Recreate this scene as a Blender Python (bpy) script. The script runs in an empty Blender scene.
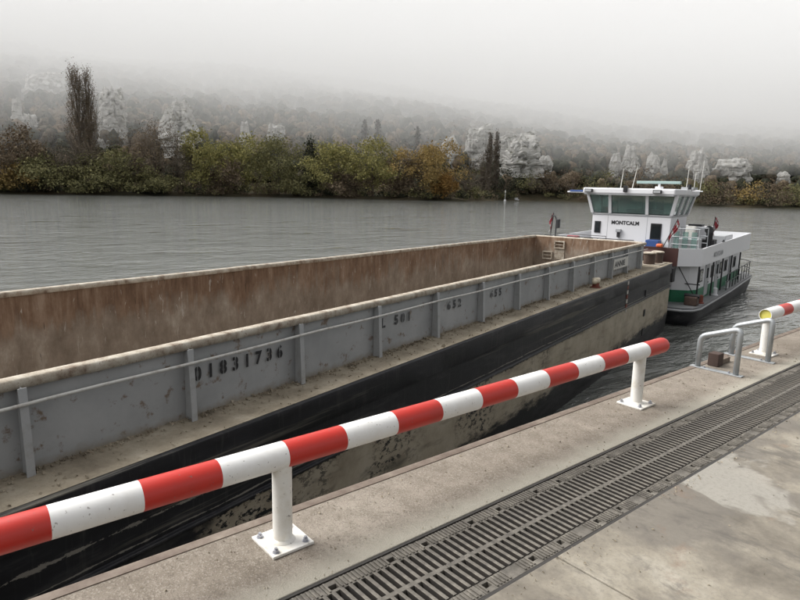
import bpy, bmesh, math, random
import numpy as np
from mathutils import Vector, Matrix

random.seed(7)
S = bpy.context.scene
COL = S.collection
PI = math.pi

# ------------------------------------------------------------------ camera
FOC, ROLL, VPX, VPY, CAMH = 615.0, math.radians(1.3), 1149.0, 204.0, 1.6
d_ = Vector((VPX - 400, VPY - 300, FOC)).normalized()
e_ = Vector((-400, VPY - VPX * math.tan(ROLL) - 300, FOC)).normalized()
u_ = d_.cross(e_).normalized()
if u_.y > 0: u_ = -u_
AX, AY, AZ = d_.cross(u_), d_, u_            # world axes seen in lens coordinates (x right, y down, z forward)
def w_from_lens(v): return Vector((AX.dot(v), AY.dot(v), AZ.dot(v)))
CAM = Vector((0, 0, CAMH))
cam_d = bpy.data.cameras.new('camera'); cam = bpy.data.objects.new('camera', cam_d); COL.objects.link(cam)
cam_d.sensor_width = 36; cam_d.lens = 36 * FOC / 800; cam_d.clip_start = 0.05; cam_d.clip_end = 20000
r_, up_, f_ = w_from_lens(Vector((1, 0, 0))), w_from_lens(Vector((0, -1, 0))), w_from_lens(Vector((0, 0, 1)))
cam.matrix_world = Matrix(((r_.x, up_.x, -f_.x, 0), (r_.y, up_.y, -f_.y, 0), (r_.z, up_.z, -f_.z, CAMH), (0, 0, 0, 1)))
S.camera = cam
def ray(px, py): return w_from_lens(Vector((px - 400, py - 300, FOC)))
def at(px, py, dist):
    """world point seen at a photo pixel, at a horizontal distance from the viewer"""
    r = ray(px, py); return CAM + r * (dist / math.hypot(r.x, r.y))

# ------------------------------------------------------------------ sky, sun, exposure
SUN_EL, SUN_AZ = math.radians(48), math.radians(235)
world = bpy.data.worlds.new('World'); S.world = world; world.use_nodes = True
wn = world.node_tree; wn.nodes.clear()
sky = wn.nodes.new('ShaderNodeTexSky'); sky.sky_type = 'NISHITA'; sky.sun_disc = False
sky.sun_elevation = SUN_EL; sky.sun_rotation = SUN_AZ; sky.dust_density = 6.0; sky.air_density = 1.0; sky.ozone_density = 1.0
hsv = wn.nodes.new('ShaderNodeHueSaturation'); hsv.inputs['Saturation'].default_value = 0.06
bg = wn.nodes.new('ShaderNodeBackground'); bg.inputs['Strength'].default_value = 0.11
wo = wn.nodes.new('ShaderNodeOutputWorld')
wn.links.new(sky.outputs[0], hsv.inputs['Color']); wn.links.new(hsv.outputs[0], bg.inputs['Color']); wn.links.new(bg.outputs[0], wo.inputs['Surface'])
sd = bpy.data.lights.new('sun', 'SUN'); sd.energy = 1.2; sd.angle = math.radians(40); sd.color = (1.0, 0.97, 0.93)
sun = bpy.data.objects.new('sun', sd); COL.objects.link(sun)
sdir = Vector((math.sin(SUN_AZ) * math.cos(SUN_EL), math.cos(SUN_AZ) * math.cos(SUN_EL), math.sin(SUN_EL)))
sun.rotation_euler = sdir.to_track_quat('Z', 'Y').to_euler(); sun.location = (0, 0, 60)
vs = S.view_settings; vs.view_transform = 'Standard'; vs.look = 'None'; vs.gamma = 1.0; vs.use_curve_mapping = False
vs.exposure = 1.05
S.display_settings.display_device = 'sRGB'
cy = S.cycles; cy.use_denoising = True; cy.denoiser = 'OPENIMAGEDENOISE'
cy.max_bounces = 16; cy.diffuse_bounces = 3; cy.glossy_bounces = 3; cy.transmission_bounces = 4; cy.volume_bounces = 12
cy.sample_clamp_indirect = 6.0; cy.caustics_reflective = False; cy.caustics_refractive = False

FOG = .0045       # fog density
ZW = -4.3        # river level; the quay top is z = 0

# ------------------------------------------------------------------ helpers
class MB:
    """collects shapes and links them as one mesh"""
    def __init__(s): s.v = []; s.f = []; s.m = []; s.mi = 0
    def add(s, vs, fs):
        o = len(s.v); s.v += [tuple(p) for p in vs]
        for f in fs: s.f.append(tuple(i + o for i in f)); s.m.append(s.mi)
        return s
    def box(s, x0, x1, y0, y1, z0, z1, M=None):
        p = [Vector((x, y, z)) for z in (z0, z1) for y in (y0, y1) for x in (x0, x1)]
        if M: p = [M @ q for q in p]
        return s.add(p, [(0, 2, 3, 1), (4, 5, 7, 6), (0, 1, 5, 4), (2, 6, 7, 3), (0, 4, 6, 2), (1, 3, 7, 5)])
    def hexa(s, p): return s.add(p, [(0, 2, 3, 1), (4, 5, 7, 6), (0, 1, 5, 4), (2, 6, 7, 3), (0, 4, 6, 2), (1, 3, 7, 5)])
    def tube(s, pts, r, n=8, caps=True):
        pts = [Vector(p) for p in pts]; rs = r if isinstance(r, (list, tuple)) else [r] * len(pts)
        rings = []; prev = None
        for i, p in enumerate(pts):
            t = (pts[min(i + 1, len(pts) - 1)] - pts[max(i - 1, 0)])
            if t.length < 1e-9: t = Vector((0, 0, 1))
            t.normalize()
            if prev is None:
                a = Vector((0, 0, 1)) if abs(t.z) < 0.9 else Vector((1, 0, 0)); x = t.cross(a).normalized()
            else:
                x = (prev - t * prev.dot(t))
                x = x.normalized() if x.length > 1e-6 else t.orthogonal().normalized()
            prev = x; y = t.cross(x)
            rings.append([p + (x * math.cos(2 * PI * k / n) + y * math.sin(2 * PI * k / n)) * rs[i] for k in range(n)])
        vs = [q for ring in rings for q in ring]; fs = []
        for i in range(len(pts) - 1):
            for k in range(n):
                a, b = i * n + k, i * n + (k + 1) % n
                fs.append((a, b, b + n, a + n))
        if caps:
            fs.append(tuple(reversed(range(n)))); fs.append(tuple(range((len(pts) - 1) * n, len(pts) * n)))
        return s.add(vs, fs)
    def cyl(s, c, r, z0, z1, n=16, r2=None):
        r2 = r if r2 is None else r2
        return s.tube([(c[0], c[1], z0), (c[0], c[1], z1)], [r, r2], n)
    def prism(s, poly, y0, y1, axis='y'):
        """a polygon given in the plane across `axis`, pushed out along it"""
        n = len(poly)
        if axis == 'y': A = [(a, y0, b) for a, b in poly]; B = [(a, y1, b) for a, b in poly]
        elif axis == 'x': A = [(y0, a, b) for a, b in poly]; B = [(y1, a, b) for a, b in poly]
        else: A = [(a, b, y0) for a, b in poly]; B = [(a, b, y1) for a, b in poly]
        fs = [tuple(range(n)), tuple(reversed(range(n, 2 * n)))] + [(i, i + n, (i + 1) % n + n, (i + 1) % n) for i in range(n)]
        return s.add(A + B, fs)
    def grid(s, rows):
        """rows: lists of points of one length, joined as a sheet"""
        m = len(rows[0]); vs = [p for r in rows for p in r]; fs = []
        for i in range(len(rows) - 1):
            for j in range(m - 1):
                a = i * m + j; fs.append((a, a + 1, a + m + 1, a + m))
        return s.add(vs, fs)
    def mesh(s, name, mats, smooth=False, fix=True):
        me = bpy.data.meshes.new(name); me.from_pydata(s.v, [], s.f)
        if not isinstance(mats, (list, tuple)): mats = [mats]
        for m in mats: me.materials.append(m)
        if any(s.m): me.polygons.foreach_set('material_index', s.m)
        if fix:
            bm = bmesh.new(); bm.from_mesh(me); bmesh.ops.recalc_face_normals(bm, faces=bm.faces); bm.to_mesh(me); bm.free()
        if smooth: me.polygons.foreach_set('use_smooth', [True] * len(me.polygons))
        me.update(); return me
    def build(s, name, mats, parent=None, smooth=False, bevel=0, loc=None, fix=True, auto=None):
        o = bpy.data.objects.new(name, s.mesh(name, mats, smooth, fix)); COL.objects.link(o)
        if parent: o.parent = parent
        if loc is not None: o.location = loc
        if bevel:
            b = o.modifiers.new('edge', 'BEVEL'); b.width = bevel; b.segments = 2; b.limit_method = 'ANGLE'; b.angle_limit = math.radians(40)
        if auto:
            shade_auto(o.data, auto)
        return o
def shade_auto(me, deg=35):
    me.polygons.foreach_set('use_smooth', [True] * len(me.polygons))
    bm = bmesh.new(); bm.from_mesh(me); lim = math.radians(deg)
    for e in bm.edges:
        e.smooth = not (len(e.link_faces) == 2 and e.calc_face_angle(0) > lim)
    bm.to_mesh(me); bm.free()
def tag(o, label=None, cat=None, group=None, kind=None):
    if label: o['label'] = label
    if cat: o['category'] = cat
    if group: o['group'] = group
    if kind: o['kind'] = kind
    return o
def empty(name, loc, rot=(0, 0, 0)):
    o = bpy.data.objects.new(name, None); COL.objects.link(o); o.location = loc; o.rotation_euler = rot
    o.empty_display_size = 0.2; return o
def copy_tree(o, parent=None):
    c = o.copy(); COL.objects.link(c); c.parent = parent
    for ch in o.children: copy_tree(ch, c)
    return c
def inst(src, name, parent, loc, rot=None, scale=None):
    o = bpy.data.objects.new(name, src); COL.objects.link(o); o.parent = parent; o.location = loc
    if rot: o.rotation_euler = rot
    if scale: o.scale = scale
    return o

# ------------------------------------------------------------------ procedural materials
class NT:
    def __init__(s, name):
        s.mat = bpy.data.materials.new(name); s.mat.use_nodes = True; s.t = s.mat.node_tree; s.t.nodes.clear()
        s.out = s.n('ShaderNodeOutputMaterial'); s.p = s.n('ShaderNodeBsdfPrincipled'); s.l(s.p.outputs[0], s.out.inputs['Surface'])
        s.tc = s.n('ShaderNodeTexCoord')
    def n(s, k): return s.t.nodes.new(k)
    def l(s, a, b): s.t.links.new(a, b)
    def put(s, sock, v):
        if hasattr(v, 'is_output') or isinstance(v, bpy.types.NodeSocket): s.l(v, sock)
        elif isinstance(v, (tuple, list)) and len(v) == 3 and sock.type == 'RGBA': sock.default_value = (*v, 1)
        else: sock.default_value = v
    def obj(s): return s.tc.outputs['Object']
    def map(s, v=None, scale=(1, 1, 1), loc=(0, 0, 0), rot=(0, 0, 0)):
        m = s.n('ShaderNodeMapping'); s.put(m.inputs['Vector'], v or s.obj())
        m.inputs['Scale'].default_value = scale; m.inputs['Location'].default_value = loc; m.inputs['Rotation'].default_value = rot
        return m.outputs[0]
    def noise(s, scale, detail=4, rough=.55, v=None, dist=0.0, color=False):
        m = s.n('ShaderNodeTexNoise'); s.put(m.inputs['Vector'], v or s.obj()); m.inputs['Scale'].default_value = scale
        m.inputs['Detail'].default_value = detail; m.inputs['Roughness'].default_value = rough; m.inputs['Distortion'].default_value = dist
        return m.outputs['Color' if color else 0]
    def voro(s, scale, v=None, feat='F1', out='Distance', rnd=1.0):
        m = s.n('ShaderNodeTexVoronoi'); m.feature = feat; s.put(m.inputs['Vector'], v or s.obj()); m.inputs['Scale'].default_value = scale
        m.inputs['Randomness'].default_value = rnd; return m.outputs[out]
    def ramp(s, fac, stops, interp='LINEAR'):
        m = s.n('ShaderNodeValToRGB'); cr = m.color_ramp; cr.interpolation = interp
        while len(cr.elements) < len(stops): cr.elements.new(0.5)
        for e, (p, c) in zip(cr.elements, stops):
            e.position = p; e.color = (c, c, c, 1) if not isinstance(c, (tuple, list)) else (*c, 1)
        s.put(m.inputs[0], fac); return m.outputs[0]
    def mix(s, fac, a, b, mode='MIX'):
        m = s.n('ShaderNodeMix'); m.data_type = 'RGBA'; m.blend_type = mode; m.clamp_factor = True
        s.put(m.inputs[0], fac); s.put(m.inputs[6], a); s.put(m.inputs[7], b); return m.outputs[2]
    def math(s, op, a, b=0.0, c=None):
        m = s.n('ShaderNodeMath'); m.operation = op; s.put(m.inputs[0], a); s.put(m.inputs[1], b)
        if c is not None: s.put(m.inputs[2], c)
        return m.outputs[0]
    def sep(s, v=None):
        m = s.n('ShaderNodeSeparateXYZ'); s.put(m.inputs[0], v or s.obj()); return m.outputs
    def bump(s, h, strength=.3, dist=.01, prev=None):
        m = s.n('ShaderNodeBump'); m.inputs['Strength'].default_value = strength; m.inputs['Distance'].default_value = dist
        s.put(m.inputs['Height'], h)
        if prev is not None: s.l(prev, m.inputs['Normal'])
        return m.outputs[0]
    def done(s, col, rough=.7, metal=0.0, normal=None, spec=None):
        s.put(s.p.inputs['Base Color'], col); s.put(s.p.inputs['Roughness'], rough); s.put(s.p.inputs['Metallic'], metal)
        if spec is not None: s.p.inputs['Specular IOR Level'].default_value = spec
        if normal is not None: s.l(normal, s.p.inputs['Normal'])
        return s.mat
M = {}
def worn(name, col, dirt, scale=6, amount=.35, rough=.5, bump=.1, metal=0, spec=None, lo=.5, hi=.75):
    """paint or metal with blotchy dirt"""
    t = NT(name); a = t.noise(scale, 6, .65); b = t.noise(scale * 7, 3)
    f = t.math('MULTIPLY', t.ramp(a, [(lo, 0.0), (hi, 1.0)]), amount)
    c = t.mix(f, col, dirt); c = t.mix(t.math('MULTIPLY', b, .25), c, tuple(x * .6 for x in col))
    M[name] = t.done(c, t.math('MULTIPLY_ADD', a, .3, rough - .15), metal, t.bump(b, bump, .004), spec); return M[name]

# concrete of the coping: exposed aggregate
t = NT('coping_concrete'); a = t.noise(1.1, 6, .6); b = t.noise(9, 6, .7); g = t.voro(150, out='Color'); g2 = t.voro(150)
gv = t.sep(g)[0]
c = t.ramp(a, [(.3, (0.163, 0.138, 0.111)), (.55, (0.236, 0.204, 0.168)), (.75, (0.300, 0.267, 0.223))])
c = t.mix(t.ramp(b, [(.42, 0), (.75, .65)]), c, (0.095, 0.076, 0.056))
c = t.mix(t.ramp(gv, [(.8, 0), (.82, .4)]), c, (0.320, 0.289, 0.246))
c = t.mix(t.ramp(gv, [(.1, .4), (.13, 0)]), c, (0.086, 0.072, 0.059))
ed = t.math('ABSOLUTE', t.math('ADD', t.sep()[0], 1.95))
c = t.mix(t.ramp(t.math('ADD', ed, t.math('MULTIPLY', t.noise(5, 4), .14)), [(.1, .8), (.22, 0)]), c, (0.322, 0.302, 0.251))
M['coping'] = t.done(c, .9, 0, t.bump(t.math('ADD', t.math('MULTIPLY', g2, .6), b), .5, .006), .2)
# smooth worn slab with scuffs and stains
t = NT('slab_concrete'); v = t.map(scale=(.55, 1.25, 1), rot=(0, 0, -.35)); a = t.noise(1.5, 10, .70, dist=.15); b = t.noise(2.4, 10, .72, v=v, dist=.25); h = t.noise(45, 6, .8); rr = t.noise(.9, 9, .66, v=t.map(loc=(3.1, 5, 1)), dist=.1)
c = t.ramp(a, [(.34, (0.101, 0.088, 0.070)), (.45, (0.173, 0.153, 0.123)), (.55, (0.255, 0.228, 0.181)), (.66, (0.335, 0.307, 0.253))])
c = t.mix(t.ramp(rr, [(.50, 0), (.57, .7)]), c, (0.131, 0.118, 0.102))
c = t.mix(t.ramp(b, [(.53, 0), (.61, .75)]), c, (0.102, 0.092, 0.080))
c = t.mix(t.ramp(t.noise(2.6, 8, .7, v=t.map(loc=(7, 1, 2)), dist=.2), [(.585, 0), (.68, .55)]), c, (0.184, 0.115, 0.079))
c = t.mix(t.ramp(t.noise(1.1, 5, .55, v=t.map(loc=(1.7, .4, 2)), dist=.3), [(.62, 0), (.645, .75)]), c, (0.313, 0.296, 0.259))
c = t.mix(t.ramp(t.noise(9, 7, .75, v=t.map(scale=(1, .5, 1), rot=(0, 0, .7))), [(.60, 0), (.68, .6)]), c, (0.112, 0.100, 0.088))
c = t.mix(t.ramp(h, [(.48, 0), (.72, .55)]), c, (0.116, 0.105, 0.089))
M['slab'] = t.done(c, t.ramp(b, [(.3, .55), (.7, .85)]), 0, t.bump(h, .25, .004), .3)
# rusty steel
t = NT('rusty_edge'); a = t.noise(7, 6, .7); b = t.noise(40, 4)
c = t.ramp(a, [(.3, (.095, .066, .05)), (.55, (.16, .125, .098)), (.75, (.24, .20, .16))])
M['rust_edge'] = t.done(c, .75, .15, t.bump(b, .35, .004))
# cast iron
t = NT('cast_iron'); a = t.noise(14, 5, .65); oi = t.n('ShaderNodeObjectInfo')
c = t.ramp(a, [(.3, (.06, .054, .046)), (.52, (.135, .122, .104)), (.75, (.28, .256, .215))])
c = t.mix(t.math('MULTIPLY', oi.outputs['Random'], .35), c, (.16, .145, .12))
M['iron'] = t.done(c, .62, .25, t.bump(t.noise(90, 3), .4, .003))
worn('grimy_shade_iron', (.030, .026, .022), (.075, .055, .04), 14, .5, .8, .2)  # dark bar sides: grime, plus the shade of the slots put into the colour
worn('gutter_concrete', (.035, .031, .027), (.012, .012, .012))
# barrier paint
def paint(name, col, dirt, scr=.35):
    t = NT(name); a = t.noise(5, 6, .7); v = t.map(scale=(40, 3, 40)); s = t.noise(2.2, 5, .75, v=v)
    c = t.mix(t.math('MULTIPLY', t.ramp(a, [(.46, 0), (.72, 1)]), scr), col, dirt)
    c = t.mix(t.ramp(s, [(.70, 0), (.74, scr)]), c, dirt)
    c = t.mix(t.ramp(t.noise(60, 2), [(.69, 0), (.72, .6)]), c, (.14, .11, .09))
    M[name] = t.done(c, t.math('MULTIPLY_ADD', a, .25, .28), 0, t.bump(t.noise(120, 2), .06, .002)); return M[name]
paint('red_paint', (.47, .024, .015), (.26, .04, .03)); paint('white_paint', (.76, .755, .74), (.50, .46, .39)); paint('post_white', (.72, .705, .665), (.46, .40, .29), .75)
worn('yellow_inside', (.66, .60, .14), (.35, .28, .06))
worn('galvanised', (.42, .44, .45), (.25, .26, .27), 12, .5, .45, .08, .6)
worn('bolt_zinc', (.45, .46, .5), (.2, .2, .22), 30, .5, .35, .05, .8)
worn('rusty_block', (.06, .036, .028), (.03, .02, .018), 14, .7, .8, .3)
worn('black_iron', (.025, .025, .027), (.07, .06, .05), 8, .5, .55, .2)

# ------------------------------------------------------------------ quay
quay = empty('quay', (0, 0, 0)); tag(quay, kind='structure')
XE = -2.545                                    # water-side edge
Y0, Y1 = -14.0, 46.0
mb = MB(); mb.box(XE + .03, 30, Y0, Y1, -6.0, -.85); mb.box(XE + .03, -1.952, Y0, Y1, -.849, -.302); mb.box(-1.438, 30, Y0, Y1, -.849, -.252); mb.build('quay_base', M['gutter_concrete'], quay)
mb = MB(); mb.box(XE + .045, -1.945, Y0, -8.05, -.3, 0); mb.build('coping_block', M['coping'], quay, bevel=.004)
for a, b in ((-8.05, 9.2), (9.2, 21), (21, 33), (33, 46)):
    MB().box(XE + .045, -1.945, a + .004, b - .004, -.3, 0).build('coping_block', M['coping'], quay, bevel=.004)
# steel nosing along the edge, rounded
for i in range(10):
    a = Y0 + i * 6.0
    poly = [(XE + .072, -.28), (XE + .072, .004)] + [(XE + .03 + .03 * math.cos(q), -.024 + .03 * math.sin(q)) for q in (PI * .5, PI * .66, PI * .83, PI)] + [(XE, -.28)]
    MB().prism(poly, a, a + 5.995).build('edge_angle', M['rust_edge'], quay, auto=30)
# paving slabs landward of the drain
js = [2.155 + 5.0 * k for k in range(-4, 10)]
for ja, jb in zip(js[:-1], js[1:]):
    for xa, xb in ((-1.445, 3.55), (3.56, 8.55), (8.56, 13.5), (13.51, 30)):
        MB().box(xa, xb, ja + .0045, jb - .0045, -.25, -.002 + random.uniform(-.0015, .0015)).build('paving_slab', M['slab'], quay, bevel=.005)
# drain channel under the grating
mb = MB(); mb.box(-1.95, -1.93, Y0, Y1, -.75, -.004); mb.box(-1.462, -1.44, Y0, Y1, -.75, -.006); mb.box(-1.95, -1.44, Y0, Y1, -.80, -.751)
mb.build('drain_channel', M['gutter_concrete'], quay)

# ---- cast iron gratings, half a metre each
GL, GP = .505, .0420
gx0, gx1 = -1.928, -1.464; gmid = (gx0 + gx1) / 2
def grating_proto():
    root = empty('drain_grating', (gmid, 0, 0)); tag(root, 'dark cast iron slotted grating in the drain along the quay', 'drain grating', 'slotted gratings laid end to end in the quay drain')
    w = (gx1 - gx0) / 2
    mb = MB(); mb.box(-.012, .012, 0.002, GL - .002, -.045, -.001); mb.build('centre_rib', M['iron'], root, bevel=.002)
    for sx in (-1, 1):
        mb = MB(); x_in, x_out = sx * (w - .074), sx * (w - .002)
        a, b = min(x_in, x_out), max(x_in, x_out)
        nz = [0.045, .3495]                       # lifting notches
        segs = [(.002, nz[0] - .02), (nz[0] + .02, nz[1] - .02), (nz[1] + .02, GL - .002)]
        for p, q in segs: mb.box(a, b, p, q, -.045, -.006)
        for c in nz:
            xi = sx * (w - .058); xo = sx * (w - .03)
            mb.box(min(xi, x_in), max(xi, x_in), c - .02, c + .02, -.045, -.006); mb.box(min(xo, x_out), max(xo, x_out), c - .02, c + .02, -.045, -.006)
        k = 0
        while .012 + k * .0201 < GL - .016:       # raised grip ribs
            p = .012 + k * .0201; k += 1
            if any(abs(p + .005 - c) < .027 for c in nz) or (sx > 0 and 8 < k < 13): continue
            mb.box(a + .006, b - .006, p, p + .009, -.006, .0005)
        mb.build('side_rail', M['iron'], root, bevel=.0015)
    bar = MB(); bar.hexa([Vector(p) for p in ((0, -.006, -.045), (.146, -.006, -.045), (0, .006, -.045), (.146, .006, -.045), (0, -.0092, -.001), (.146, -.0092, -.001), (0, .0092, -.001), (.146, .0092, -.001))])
    bar.m = [1, 0, 1, 1, 1, 1]; bme = bar.mesh('bar', [M['iron'], M['grimy_shade_iron']], fix=False)  # only the top face is plain iron; the rest has slot shade painted in
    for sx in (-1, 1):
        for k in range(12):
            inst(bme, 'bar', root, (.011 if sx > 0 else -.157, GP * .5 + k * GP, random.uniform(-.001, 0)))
    return root
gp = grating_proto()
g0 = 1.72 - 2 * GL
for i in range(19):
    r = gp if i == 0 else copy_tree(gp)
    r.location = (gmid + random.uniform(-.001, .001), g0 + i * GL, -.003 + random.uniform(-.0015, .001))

# ---- striped barrier pipes
def barrier(y0, y1, posts, label, first_white=False, open_end=False):
    root = empty('barrier_rail', (-2.285, posts[0], 0)); tag(root, label, 'barrier', 'striped pipe barriers along the quay edge')
    zc, R, n = .42, .0605, 28
    def X(y): return (0, y - posts[0], zc)
    if open_end: bounds = [y0, 7.03, 7.29, 7.62, 7.93, 8.24, 8.55, 8.86, 9.17, y1]
    else:
        bounds = [y0] + [1.259 + .308 * k for k in range(-12, 11)] + [y1]; bounds = [b for b in bounds if y0 <= b <= y1]
    col0 = 0 if first_white else 1
    if not open_end:
        k0 = round((bounds[1] - 1.259) / .308) - 1; col0 = 1 if k0 % 2 == 0 else 0
    mb = MB()
    for i in range(len(bounds) - 1):
        mb.mi = 1 if (i % 2 == 0) == (col0 == 1) else 0
        a, b = bounds[i], bounds[i + 1]
        mb.tube([X(a), X(b)], R, n, caps=False)
    if open_end:
        mb.mi = 2; mb.tube([X(y0 + .001), X(y0 + .018)], R - .006, n, caps=False)
        mb.mi = 0; c = Vector(X(y0)); ring = [[c + Vector((math.cos(2 * PI * k / n) * r, 0, math.sin(2 * PI * k / n) * r)) for k in range(n + 1)] for r in (R, R - .006)]
        mb.grid(ring)
        mb.mi = 2; mb.tube([X(y0 + .017), X(y0 + .03)], R - .0065, n)
    else:
        mb.mi = 1; c = X(y1); prof = [(0, R), (.018, R * .985), (.034, R * .93), (.047, R * .82), (.056, R * .62), (.061, R * .3), (.0615, .002)]
        mb.tube([(0, c[1] + p, zc) for p, _ in prof], [r for _, r in prof], n)
    o = mb.build('pipe', [M['white_paint'], M['red_paint'], M['yellow_inside']], root, fix=False); shade_auto(o.data, 50)
    for py in posts:
        y = py - posts[0]
        p = MB(); p.cyl((0, y), .0447, .012, zc - .03, 20); po = p.build('post', M['post_white'], root, auto=50)
        p = MB(); p.tube([(0, y, .0145), (0, y, .021), (0, y, .028)], [.057, .051, .0447], 20); p.build('weld_collar', M['post_white'], po, auto=60)
        p = MB(); p.box(-.103, .103, y - .103, y + .103, .001, .0135); pl = p.build('base_plate', M['post_white'], root, bevel=.002)
        for bx in (-.075, .075):
            for by in (-.075, .075):
                p = MB(); p.cyl((bx, y + by), .0165, .0135, .016, 12); p.cyl((bx, y + by), .0125, .016, .027, 6); p.cyl((bx, y + by), .007, .027, .036, 8)
                p.build('bolt', M['bolt_zinc'], pl)
    return root
barrier(-3.2, 4.60, [1.25, -1.80, 4.30], 'long red and white striped pipe barrier on white posts along the quay edge')
barrier(6.69, 9.6, [6.78, 9.3], 'second striped pipe barrier with a yellow hollow end, behind the grey ladder hoops', True, True)

# ---- galvanised ladder hoops
def hoop(y, label):
    root = empty('ladder_hoop', (-2.31, y, 0)); tag(root, label, 'grab rail', 'galvanised hoops beside the quay ladder')
    xa, xb, za, zb, r = -.165, .175, .30, .43, .055
    pts = [(xa, 0, .01)]
    dirn = Vector((xb - xa, 0, zb - za)).normalized()
    def arc(c0, d0, d1):      # rounded corner around a knee
        k = Vector(c0); a, b = k - Vector(d0) * r, k + Vector(d1) * r
        return [a.lerp(k, q).lerp(k.lerp(b, q), q) for q in (0, .25, .5, .75, 1)]
    pts += arc((xa, 0, za), (0, 0, 1), dirn); pts += arc((xb, 0, zb), dirn, (0, 0, -1)); pts.append((xb, 0, .01))
    MB().tube(pts, .0245, 14).build('hoop_pipe', M['galvanised'], root, smooth=True)
    b = MB(); b.box(xa - .06, xb + .06, -.032, .032, .001, .011); fp = b.build('foot_plate', M['galvanised'], root, bevel=.002)
    for bx in (xa + .06, xb - .06):
        b = MB(); b.cyl((bx, 0), .012, .011, .02, 6); b.cyl((bx, 0), .006, .02, .028, 8); b.build('bolt', M['bolt_zinc'], fp)
    return root
hoop(5.735, 'nearer of the two grey galvanised hoops at the quay edge'); hoop(6.47, 'farther of the two grey galvanised hoops, next to the yellow pipe end')
root = empty('ladder_bracket', (-2.40, 5.93, 0)); tag(root, 'rusty brown steel block on the quay edge between the two grey hoops', 'steel block')
b = MB(); b.box(-.05, .05, -.055, .055, .001, .125); b.build('bracket_block', M['rusty_block'], root, bevel=.006)
b = MB(); b.box(-.03, .03, .0555, .26, .001, .05); b.build('bracket_arm', M['rust_edge'], root, bevel=.005)
lad = empty('quay_ladder', (XE - .09, 6.1, ZW)); tag(lad, 'rusty steel ladder fixed down the quay wall below the grey hoops', 'ladder')
for sy in (-.2, .2): MB().box(-.02, .02, sy - .012, sy + .012, 0, 4.1).build('stile', M['rusty_block'], lad)
for k in range(13): MB().tube([(0, -.19, .3 + k * .3), (0, .19, .3 + k * .3)], .011, 6).build('rung', M['rusty_block'], lad)
for k in (1.0, 3.9): MB().box(.02, .115, -.22, .22, k, k + .04).build('wall_bracket', M['rusty_block'], lad)
# black mooring bollard at the right-hand edge
root = empty('quay_bollard', (-2.27, 9.02, 0)); tag(root, 'black iron mooring bollard at the right edge of the quay', 'bollard')
b = MB(); b.tube([(0, 0, .002), (0, 0, .04), (0, 0, .045), (0, 0, .40), (0, 0, .47), (0, 0, .56), (0, 0, .60)], [.22, .22, .15, .14, .20, .20, .14], 20); b.build('bollard_post', M['black_iron'], root, auto=40)
b = MB(); b.box(-.28, .28, -.28, .28, .001, .03); b.build('base_plate', M['black_iron'], root, bevel=.004)

# ------------------------------------------------------------------ stencilled lettering
FONT_CACHE = {}
def text_mesh(txt, size, stencil=0.0, extrude=0.0, bold=.010):
    cu = bpy.data.curves.new('txt', 'FONT'); cu.body = txt; cu.size = size; cu.extrude = extrude; cu.resolution_u = 4; cu.offset = bold
    o = bpy.data.objects.new('txt', cu); COL.objects.link(o)
    dg = bpy.context.evaluated_depsgraph_get(); dg.update()
    me = bpy.data.meshes.new_from_object(o.evaluated_get(dg)); bpy.data.objects.remove(o); bpy.data.curves.remove(cu)
    if stencil:
        bm = bmesh.new(); bm.from_mesh(me); xs = [v.co.x for v in bm.verts]; c = (min(xs) + max(xs)) / 2
        for x in (c - stencil / 2, c + stencil / 2):
            bmesh.ops.bisect_plane(bm, geom=bm.verts[:] + bm.edges[:] + bm.faces[:], plane_co=(x, 0, 0), plane_no=(1, 0, 0))
        kill = [f for f in bm.faces if abs(f.calc_center_median().x - c) < stencil / 2]
        bmesh.ops.delete(bm, geom=kill, context='FACES'); bm.to_mesh(me); bm.free()
    return me
def lettering(txt, size, parent, origin, xdir, mat, stencil=0.0, pitch=None, name='painted_character', xscale=1.0):
    """characters standing upright, running along xdir from origin (local to parent)"""
    xd = Vector(xdir).normalized(); zd = Vector((0, 0, 1)); yd = zd; nd = xd.cross(yd)
    Mx = Matrix(((xd.x, yd.x, nd.x), (xd.y, yd.y, nd.y), (xd.z, yd.z, nd.z)))
    if pitch is None:
        me = text_mesh(txt, size); me.materials.append(mat); o = bpy.data.objects.new(name, me); COL.objects.link(o); o.parent = parent
        o.location = origin; o.rotation_euler = Mx.to_euler(); o.scale = (xscale, 1, 1); return
    for i, ch in enumerate(txt):
        if ch == ' ': continue
        me = text_mesh(ch, size, stencil if ch in '0863BDO2' else 0); me.materials.append(mat)
        o = bpy.data.objects.new(name, me); COL.objects.link(o); o.parent = parent
        o.location = Vector(origin) + xd * pitch * i; o.rotation_euler = Mx.to_euler(); o.scale = (xscale, 1, 1)

# ------------------------------------------------------------------ barge materials (local height: 0 = water line, deck at 3.0)
t = NT('barge_hull_paint'); X, Y, Z = t.sep()
wob = t.math('MULTIPLY', t.math('SUBTRACT', t.noise(.9, 5, .65, v=t.map(scale=(1, 1, 2))), .5), .30)
zz = t.math('ADD', Z, wob)
v1 = t.map(scale=(1, .25, 1.4)); bl = t.noise(2.2, 8, .7, v=v1)
black = t.ramp(bl, [(.34, (.005, .005, .0065)), (.52, (.013, .013, .016)), (.68, (.06, .058, .057))])
black = t.mix(t.ramp(t.noise(3.5, 6, .7, v=t.map(scale=(1, 3.2, .35))), [(.54, 0), (.75, .4)]), black, (.10, .093, .085))
v2 = t.map(scale=(1, .055, 2.2)); sc = t.noise(2.4, 6, .7, v=v2)
black = t.mix(t.ramp(sc, [(.58, 0), (.66, .6)]), black, (.20, .185, .15))
scz = t.math('ADD', Z, t.math('MULTIPLY', t.math('SUBTRACT', t.noise(1.2, 3), .5), .05)); rag = t.noise(9, 6, .75, v=t.map(scale=(1, .5, 2)))
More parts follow.
